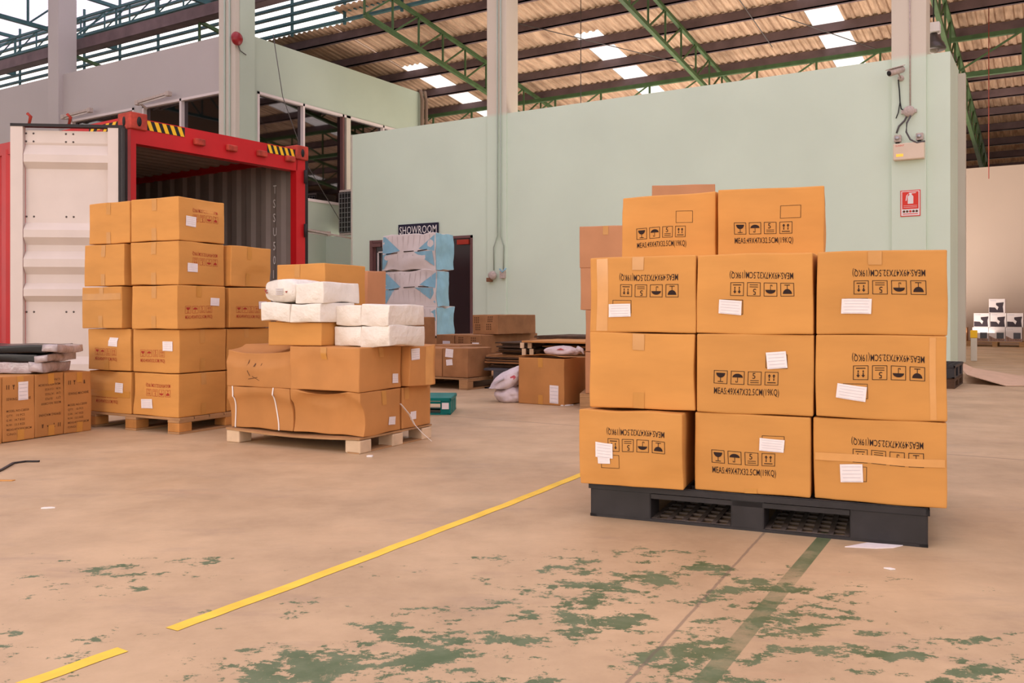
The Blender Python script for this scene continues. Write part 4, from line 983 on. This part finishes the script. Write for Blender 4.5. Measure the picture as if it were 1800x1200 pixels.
gt = 'tall brown cartons at the left edge'
def tall(x, w, h, label, flip, feats=()):
    ps = mini(.03, .09)
    if flip: ps = [[(w-u, h-v) for u, v in q] for q in ps]
    carton(Tf, x, .0, 0.002, w, .5, h, label, group=gt, m='card_b', crush=.005, feats=(('tape', 'F', w*.55, 'TB', .075), ('text', 'F', lines(.03, w*.76), 'ink_brown', flip), ('poly', 'F', ps, 'ink_brown', 'handling_marks'))+feats)
tall(-.245, .24, .45, 'tall brown carton cut off by the left edge of the picture', False)
tall(.0, .245, .452, 'tall brown carton with a white label, nearest at the left edge', False, (('paper', 'F', .155, .105, .075, .125, 0),))
tall(.25, .235, .45, 'tall brown carton with upside-down print between two upright ones', True)
tall(.49, .24, .448, 'tall brown carton at the right end of the row, beside the wooden pallet', False)
def slab(z, x1, h, m, label, edge):
    _seed[0] += 1; w, d = 1.15, .46
    ct = Carton(w, d, h, _seed[0], .004, .010); c = inf(Tf2, x1-w/2, d/2); root = thing('wrapped_board', label, 'board', (c.x, c.y, z), Tf2[2], 'plastic wrapped boards on the tall cartons')
    ct.mesh(m).build('board_body', root)
    w2 = Carton(.10, d+.02, h*.9, _seed[0]+9, .01, .018).mesh('wrap_clear').build('plastic_end', root); w2.location = (w/2+.03, 0, h*.05); return root
q = cw(-3.30, 6.28); Tf2 = (q.x, q.y, TH+math.radians(4))
slab(.462, -.10, .075, 'wrap_clear', 'board in crumpled clear plastic, lowest of the wrapped boards', 0)
slab(.540, -.06, .058, 'wrap_black', 'black board in plastic, middle of the wrapped boards', 0)
slab(.602, -.0, .055, 'wrap_black', 'black board in plastic, topmost of the wrapped boards', 0)
# ================================================================ BACKGROUND LEFT OF THE DOOR
# wrapped blue bundles
Wf = (onB(672, 500, 12.1).x, 12.1, math.radians(2)); tB = Wf
s_ = 12.1/ray(720)[1]; zz_ = lambda py: CAM_H+(HOR-py)*s_/F_PX
bw_ = onB(762, 500, 12.1).x-onB(672, 500, 12.1).x
def bundle(x, w, d, z0, z1, label):
    def ex(ct, root):
        mb = MB(); W, H = ct.dim.x, ct.dim.z
        def tri(pts): MB().add([ct.at('F', u, v, .006) for u, v in pts], [tuple(range(len(pts)))], 'blue_wrap').build('blue_film', root)
        tri([(.01, .02), (W*.05, .02), (W*.34, H*.46), (W*.12, H*.52), (.01, H*.5)]); tri([(.01, H*.55), (W*.2, H*.52), (.05, H*.95), (.01, H*.95)])
        tri([(W-.01, .03), (W-.01, H*.5), (W*.7, H*.42)]); tri([(W*.62, H*.5), (W-.06, H*.5), (W-.02, H*.9)])
        ln = MB()
        for (u0, u1, v) in ((.1*W, .3*W, .52), (.42*W, .62*W, .48), (.68*W, .86*W, .47)): ln.add([ct.at('F', u, vv, .009) for u, vv in ((u0, H*v+.012), (u1, H*v+.004), (u1, H*v-.008), (u0, H*v-.004))], [(0, 1, 2, 3)], 'ink')
        ln.build('strapping', root)
        fo = MB()
        for q in range(9):
            u = W*(.1+q*.1); fo.add([ct.at('F', u-.006, .03, .004), ct.at('F', u+.012, .03, .004), ct.at('F', u+.004, H*.42, .004)], [(0, 1, 2)], 'sheet_pale')
            fo.add([ct.at('F', u-.004, H*.56, .004), ct.at('F', u+.006, H*.56, .004), ct.at('F', u+.002, H*.94, .004)], [(0, 1, 2)], 'sheet_pale')
        fo.build('foam_ribs', root)
        s = MB(); ct.patch(s, 'R', ct.dim.y/2, H/2, ct.dim.y-.01, H-.01, 'blue_wrap', 0, .008, 8, .004); s.build('blue_film', root)
    pack(Wf, x, 0, z0, w, d, z1-z0, label, 'foam_white', 'blue wrapped foam bundles by the showroom door', .03, .012, ex, 'wrapped_bundle', 'bundle')
mat('sheet_pale', (.58, .50, .47), .6)
bundle(.0, bw_, .55, zz_(474), zz_(411), 'blue and white wrapped bundle on top of the column, under the SHOWROOM sign')
bundle(.04, bw_, .36, zz_(538), zz_(476), 'blue and white wrapped bundle in the middle of the column')
bundle(.02, bw_, .55, zz_(590)+.01, zz_(539.5), 'blue and white wrapped bundle at the bottom of the column')
zt = zz_(590)
carton(Wf, -.05, -.02, .003, bw_+.1, .6, zt-.04, 'brown carton hidden underneath the lowest blue bundle', m='card_d')
# cartons under / beside the bundles, pallet rows
Rf = frame_at(-1.05, 9.85, -32)
def fpt(px, py): p = onF(px, py); return p
pL = onF(745, 697); pR_ = onF(826, 685)
wood_pallet((pR_.x-2.1, pR_.y-.05, 0), 0, 2.1, 1.70, .13, 'wooden pallet under the brown cartons beside the showroom door')
x1, y1 = pR_.x-.03, pR_.y
gk = 'brown cartons on the pallet by the showroom door'
kx = dict(group=gk, m='card_d')
Q = (0, 0, 0)
PB = ('paper', 'F', .1, .1, .09, .09, .1)
carton(Q, x1-.36, y1+.0, .134, .36, .5, .34, 'brown carton with two labels at the right front of the lower row by the door', feats=(('paper', 'F', .10, .06, .11, .1, .1), ('paper', 'F', .10, .17, .09, .07, -.1)), **kx)
carton(Q, x1-.87, y1+.02, .134, .49, .5, .33, 'brown carton with a slanted label in the lower row by the door', feats=(('paper', 'F', .15, .08, .12, .12, 0), ('paper', 'F', .26, .2, .13, .07, -.2)), **kx)
carton(Q, x1-1.42, y1+.02, .134, .53, .5, .33, 'brown carton partly hidden behind the film wrapped carton', **kx)
carton(Q, x1-1.55, y1+.1, .468, .56, .6, .36, 'brown carton with a tilted white label under the lowest blue bundle', feats=(('paper', 'F', .42, .1, .09, .13, .6),), **kx)
carton(Q, x1-.97, y1+.5, .134, .5, .5, .35, 'brown carton standing behind the front row by the door', **kx)
mkb = lambda u, v: [[(u+i*.03, v+j*.03), (u+i*.03+.018, v+j*.03), (u+i*.03+.018, v+j*.03+.02), (u+i*.03, v+j*.03+.02)] for i in range(3) for j in range(3)]
yb2 = y1+1.35
xa, xb = onB(780, 600, yb2).x, onB(845, 600, yb2).x; zf = lambda py, px, b: onB(px, py, b).z
z_top = zf(589, 844, yb2); z_mid = zf(622.5, 844, yb2)
xm = onB(799, 600, yb2).x; xr = onB(822, 640, yb2).x
carton(Q, xa-.12, yb2, z_mid, xm-xa+.11, .8, z_top-z_mid, 'orange brown carton with a white label just right of the lowest blue bundle', group=gk, m='card_d', feats=(('paper', 'F', .17, .15, .12, .13, 0),))
carton(Q, xm+.005, yb2, z_mid, xb-xm-.01, 1.5, z_top-z_mid, 'long brown carton with dark print carrying the upper carton', group=gk, m='card_d', feats=(('poly', 'F', mkb(.06, .03)+mkb(.26, .03), 'ink_brown', 'printed_marks'), ('paper', 'F', (xb-xm)*.80, .165, .11, .13, 0)))
for k in range(3):
    carton(Q, xa-.12+k*(xb-xa+.12)/3, yb2, .134, (xb-xa+.12)/3-.01, .9, z_mid-.136, 'brown carton of the lower rear row by the door, ' + ['left one', 'middle one', 'right one with two labels'][k], group=gk, m='card_d', feats=(('paper', 'F', .07, .07, .07, .1, 0), ('paper', 'F', .17, .12, .07, .12, 0)) if k == 2 else ())
tx0, tx1 = onB(838, 590, yb2+.4).x, onB(882, 590, yb2+.4).x; tzz = zf(553.5, 860, yb2+.4)
print_h = tzz-z_top
carton(Q, tx0, yb2+.3, z_top+.003, tx1-tx0, 1.0, tzz-z_top, 'brown carton alone on the upper level against the green wall', group=gk, m='card_d', feats=(('poly', 'F', mkb(.03, .03)+mkb(.25, .02)+mkb(.23, .125)+mkb(.05, .13), 'ink_brown', 'printed_marks'),))
# flattened cardboard bundles
def flat_bundle(x0, x1, y, d, z0, z1, label, straps=(), seed=1, m=('card_old', 'card_d', 'card_old'), grp='flattened cardboard bundles on the dark pallet'):
    rnd = random.Random(seed); t = thing('cardboard_bundle', label, 'cardboard bundle', ((x0+x1)/2, y+d/2, z0), rnd.uniform(-.03, .03), grp); w = x1-x0; z = 0; H = z1-z0; mb = MB()
    while z < H-.006:
        th = min(rnd.uniform(.006, .022), H-z); a, b2 = rnd.uniform(-.05, .05), rnd.uniform(-.05, .07)
        mb.box((-w/2+a, -d/2+b2, z), (w/2+rnd.uniform(-.06, .06), d/2, z+th*.86), rnd.choice(m)); z += th
    mb.build('folded_sheets', t)
    for u in straps: MB().box((-w/2+u, -d/2-.07, .0), (-w/2+u+.05, -d/2-.055, H), 'wood_pale').build('strap', t)
    return t
pf = onF(848, 682); yP = pf.y; xP0 = onB(843, 670, yP).x+.07; xP1 = onB(1010, 670, yP).x+.2
plastic_pallet((xP0, yP, 0), 0, xP1-xP0, 1.15, .24, 'dark grey plastic pallet under the flattened cardboard', 'plastic_grey', ((.12, .25), (1.0, 1.15), (xP1-xP0-.3, xP1-xP0-.15)), grid=False)
zz2 = lambda py, px=880: onB(px, py, yP+.1).z
lv = [.243, zz2(632), zz2(618), zz2(600)]; lv = [.243, .243+(zz2(600)-.243)*.28, .243+(zz2(600)-.243)*.52, .243+(zz2(600)-.243)*.78, zz2(600)]
xm2 = xP0+(xP1-xP0)*.52
nm = ['lowest', 'second lowest', 'second highest', 'highest']
for i in range(4):
    flat_bundle(xP0+(.02 if i < 2 else .14), xm2, yP+.05, 1.0, lv[i]+.002, lv[i+1]-.004, 'bundle of flattened brown cardboard at the left of the dark pallet, %s' % nm[i], (.35, .45) if i == 3 else ((.38, .48) if i == 2 else ()), i+3)
    flat_bundle(xm2+.03, xP1-.02, yP+.12, .95, lv[i]+.002, lv[i+1]-.004, 'bundle of flattened dark cardboard behind the open carton, %s' % nm[i], (), i+13)
rp0 = onB(945, 600, yP+1.6); rp1 = onB(1040, 600, yP+1.6); zt2 = onB(985, 590, yP+1.6).z
flat_bundle(rp0.x, rp1.x, yP+1.5, 1.0, .003, zt2-.22, 'tall pile of flattened cardboard against the green wall', (), 31, grp=None)
flat_bundle(rp0.x, rp1.x, yP+1.5, 1.0, zt2-.215, zt2, 'flattened cardboard layer on top of the pile against the green wall', (), 32, m=('card_old', 'card_old', 'card_d'), grp=None)
ls = onB(925, 609, yP); tag(MB().bev((ls.x, yP-.1, lv[4]+.002), (ls.x+1.3, yP+.75, lv[4]+.022), 'card_b', .004).build('cardboard_sheet'), 'loose tan cardboard sheet lying on the flattened bundles', 'cardboard sheet')

# big open carton with a bag on it, bags beside it
Of = frame_at(.497, 8.43, -32)
big = carton(Of, -.51, 0, .003, .51, .52, .445, 'large orange brown carton on the floor with a bag on its lid', m='card_b', crush=.005,
  feats=(('tape', 'F', .25, 'TB', .09), ('paper', 'F', .40, .34, .095, .17, .03), ('flap', 'T', .035)))
def blob(name, label, cat, loc, rad, rz=0, m='bag', amp=.22, seed=0, group=None, squash=.3, tilt=0):
    t = thing(name, label, cat, loc, rz, group); bm = bmesh.new(); bmesh.ops.create_icosphere(bm, subdivisions=4, radius=1); zm = 1e9
    for v in bm.verts:
        p = v.co.copy(); n_ = noise.noise(p*1.3+Vector((seed*5, 0, 0)))*amp+noise.noise(p*4+Vector((0, seed*3, 0)))*amp*.35+noise.noise(p*11)*amp*.12
        q = p*(1+n_); v.co = Vector((q.x*rad[0], q.y*rad[1], q.z*rad[2])); v.co.z += tilt*v.co.x; v.co.z = max(v.co.z, -rad[2]*.62)
        zm = min(zm, v.co.z)
    for v in bm.verts: v.co.z -= zm
    bm.verts.index_update(); MB().add([v.co.copy() for v in bm.verts], [[v.index for v in f.verts] for f in bm.faces], m, True).build('bag_body', t); bm.free(); return t
ob = inf(Of, -.16, .26, .475)
b1 = blob('plastic_bag', 'small white printed bag lying on the lid of the large carton', 'bag', ob, (.17, .07, .055), Of[2]+.2, seed=2)
MB().tube([(.15, 0, .06), (.20, -.01, .05), (.22, -.02, .01)], [.03, .018, .008], 'bag', 8).build('bag_neck', b1)
MB().prism([(-.04, -.071, .05), (.0, -.076, .062), (.03, -.072, .05)], (0, .012, .004), 'bag_red').build('printed_marks', b1)
c = onF(893, 708); d_ = Vector((c.x, c.y, 0))
b2_ = blob('plastic_bag', 'crumpled white bag lowest on the floor left of the large carton', 'bag', d_+Vector((-.05, .10, 0)), (.15, .13, .10), .3, seed=5, group='white bags left of the large carton')
b3_ = blob('plastic_bag', 'white printed bag leaning on the lower bag left of the large carton', 'bag', d_+Vector((-.07, .10, .135)), (.20, .13, .11), .45, seed=8, tilt=.55, group='white bags left of the large carton', amp=.16)
MB().prism([(-.12, -.125, .05), (-.02, -.14, .10), (-.02, -.14, .115), (-.12, -.125, .065)], (0, .02, 0), 'ink_pale').build('printed_marks', b3_)
MB().prism([(.06, -.13, .08), (.10, -.128, .12), (.08, -.13, .14), (.04, -.132, .12)], (0, .02, 0), 'bag_red').build('printed_marks', b3_)
# teal pallet
tp = onF(792, 729); plastic_pallet(inf((tp.x, tp.y, TH+math.radians(-2)), -.9, 0), TH+math.radians(-2), .9, .5, .148, 'teal plastic pallet poking out behind the middle pile', 'plastic_teal', ((0, .15), (.4, .52), (.81, .9)), grid=False)
q = inf((tp.x, tp.y, TH+math.radians(-2)), -.045, -.008, .07); MB().box((-.03, -.002, -.025), (.03, 0, .03), 'paper').build('sticker', bpy.data.objects['plastic_pallet.002'], None)
o = [x for x in bpy.data.objects if x.name.startswith('sticker')][-1]; o.location = (.855, -.004, .075)
# ================================================================ RIGHT BACKGROUND
Yb = 26.1; xw = onB(1709, 600, Yb).x; xe = onB(1797, 600, Yb).x; bs = (xe-xw)/3; hb_ = 25*Yb/ray(1750)[1]/F_PX
wood_pallet((xw-.15, Yb-.02, 0), 0, xe-xw+.2, .9, .13, 'wooden pallet under the white product boxes at far right')
gw = 'white product boxes at the far wall'
def product(x, z, label, dark=True, wide=0):
    t = thing('product_box', label, 'box', (x+bs/2, Yb+.2, z), 0, gw); w = bs-.01
    MB().bev((-w/2, -.2, 0), (w/2, .2, hb_-.004), 'box_white', .004).build('carton_body', t); e = -.203; H = hb_
    mb = MB()
    if dark: mb.prism([(-w*.48, e, H*.03), (w*.4, e, H*.03), (w*.36, e, H*.45), (w*.42, e, H*.75), (-.02, e, H*.70), (-.02, e, H*.55), (w*.1, e, H*.42), (w*.02, e, H*.2), (-w*.12, e, H*.38), (-w*.48, e, H*.40)], (0, .002, 0), 'picture_dark')
    else: mb.box((w*-.02, e, H*.2), (w*.42, e+.002, H*.62), 'plastic_grey').prism([(-w*.48, e, H*.02), (w*.48, e, H*.02), (w*.48, e, H*.2), (-w*.1, e, H*.2), (-w*.48, e, H*.4)], (0, .002, 0), 'picture_brown')
    mb.box((-w*.42, e, H*.84), (-w*.05, e+.002, H*.89), 'ink_pale'); mb.build('printed_picture', t)
z = .132
for k in range(3): product(xw+k*bs, z, 'white product box in the bottom row at the far wall, ' + ('left', 'middle', 'right')[k], False)
for k in range(3): product(xw+k*bs+.03, z+hb_, 'white product box with a dark machine picture in the middle row, ' + ('left', 'centre', 'right')[k])
product(xw+bs*1.0, z+2*hb_, 'single white product box topmost at the far wall')
xl = onB(1680, 600, Yb).x
wood_pallet((xl-.55, Yb, 0), 0, .62, .8, .12, 'small wooden pallet at far right next to the end of the green wall', group=None)
carton(Q, xl-.3, Yb+.05, .122, .55, .5, .36, 'brown carton at the far wall beside the end of the green wall, lower', m='card_d'); carton(Q, xl-.3, Yb+.05, .485, .40, .5, .33, 'brown carton at the far wall beside the end of the green wall, upper', m='card_d')
carton(Q, xe+.06, Yb+.0, .003, .5, .5, .5, 'tan carton at the right edge of the picture by the far wall, lower', m='card_d'); carton(Q, xe+.06, Yb+.0, .506, .5, .5, .46, 'tan carton at the right edge of the picture by the far wall, upper', m='card')
# stacked pallets at the wall end
pe = onF(1688, 684); w_ = 1.0
pe.x -= .06
wood_pallet((pe.x-w_, pe.y, 0), 0, w_, 1.0, .12, 'old wooden pallet under the black one at the wall end', m='card_old', bm_='card_old')
plastic_pallet((pe.x-w_, pe.y, .122), 0, w_, 1.0, .15, 'black plastic pallet on a wooden one at the wall end')
# curled cardboard sheet on the floor
P4 = [onF(1692, 652, .12), onF(1700, 660, .10), onF(1768, 679, .0), onF(1840, 679, .0)]; P5 = [onF(1690, 638, .16), onF(1712, 648, .08), onF(1790, 661, .0), onF(1860, 664, .0)]
vs = []
for a_, b_ in zip(P4, P5):
    a_ = a_+Vector((0, 0, .004)); b_ = b_+Vector((0, 0, .004)); vs += [a_, b_, b_+Vector((0, 0, .008)), a_+Vector((0, 0, .008))]
MB().add(vs, [(i*4+k, i*4+4+k, i*4+4+(k+1) % 4, i*4+(k+1) % 4) for i in range(3) for k in range(4)]+[(0, 1, 2, 3), (15, 14, 13, 12)], 'card_pale').build('cardboard_sheet')
o = bpy.data.objects['cardboard_sheet.001'] if 'cardboard_sheet.001' in bpy.data.objects else bpy.data.objects['cardboard_sheet']
tag(o, 'pale curled cardboard sheet on the floor at the right edge', 'cardboard sheet')
pg = onB(1683, 640, 17.95); t = thing('corner_guard', 'short cream and yellow corner guard post at the wall end', 'post', (AR+.22, 18.2, 0))
MB().bev((-.05, -.05, 0), (.05, .05, .42), 'cream_wall', .01).build('post', t); MB().bev((-.056, -.056, .42), (.056, .056, .56), 'yellow', .01).build('yellow_cap', t)

# ================================================================ FLOOR MARKS AND SCRAPS
def ribbon(name, pts, w, m, label, cat, z=.0015):
    P = [Vector(p) for p in pts]; vs = []
    for i, p in enumerate(P):
        d = (P[min(i+1, len(P)-1)]-P[max(0, i-1)]); d.z = 0; d.normalize(); n_ = Vector((-d.y, d.x, 0))*w/2
        for s2 in (1, -1): vs.append(p+n_*s2+Vector((0, 0, z)))
    return tag(MB().add(vs, [(2*i, 2*i+1, 2*i+3, 2*i+2) for i in range(len(P)-1)], m).build(name), label, cat)
def seg(pa, pb, n, jit=.003):
    a, b = onF(*pa), onF(*pb); return [a+(b-a)*(i/n)+Vector((random.uniform(-jit, jit), random.uniform(-jit, jit), 0)) for i in range(n+1)]
ribbon('floor_tape', seg((1210, 757), (1022, 834), 6)[:-1]+seg((1022, 834), (890, 887), 5)[:-1]+seg((890, 887), (560, 1012), 9)[:-1]+seg((560, 1012), (302, 1106), 8), .05, 'tape_yellow', 'long yellow floor tape line running from the front stack to the lower left', 'floor tape')
ribbon('floor_tape', seg((215, 1142), (-80, 1246), 7), .05, 'tape_yellow', 'short yellow floor tape piece in the lower left corner', 'floor tape')
def scrap(px, py, pts, m, label, h=.003, cat='scrap', rot=0):
    p = onF(px, py); o = thing('paper_scrap' if m in ('paper', 'white') else 'scrap', label, cat, p, TH+rot)
    MB().prism([(x, y, .001) for x, y in pts], (0, 0, h), m).build('scrap_body', o)
scrap(1545, 962, [(-.13, .0), (-.02, -.022), (.05, -.012), (.10, .02), (-.02, .06)], 'paper', 'flat white paper scrap under the edge of the black pallet', cat='paper')
scrap(1567, 1001, [(-.022, .012), (-.006, -.008), (.012, -.004), (.0, .01)], 'white', 'tiny white scrap on the floor in front of the black pallet', .004)
scrap(84, 894, [(-.028, -.006), (.0, -.008), (.03, .006), (.01, .012), (-.02, .006)], 'white', 'small torn sticker lying on the floor at the left', .006)
scrap(650, 803, [(-.018, -.01), (.016, -.008), (.02, .008), (-.01, .01)], 'white', 'small white chip on the floor by the block of the middle pallet', .010)
scrap(992, 713, [(-.06, .02), (-.02, -.03), (.05, -.01), (.09, .03), (.0, .03)], 'white', 'white scrap at the foot of the large carton', .01)
scrap(10, 845, [(-.05, -.012), (.04, -.012), (.045, .012), (-.05, .014)], 'tape_clear', 'yellowish tape scrap on the floor at the left edge', .004)
pts = [onF(-20, 838, 0), onF(5, 826, 0), onF(24, 815, 0), onF(46, 812, 0), onF(69, 812, 0)]
mb = MB()
for a_, b_ in zip(pts[:-1], pts[1:]): mb.bar(a_+Vector((0, 0, .006)), b_+Vector((0, 0, .006)), .016, .008, 'plastic_black')
tag(mb.build('strapping_band'), 'dark green strapping band lying on the floor at the left edge', 'strap')
pts = [onF(x, y) for x, y in ((286, 1118), (292, 1113), (297, 1111))]
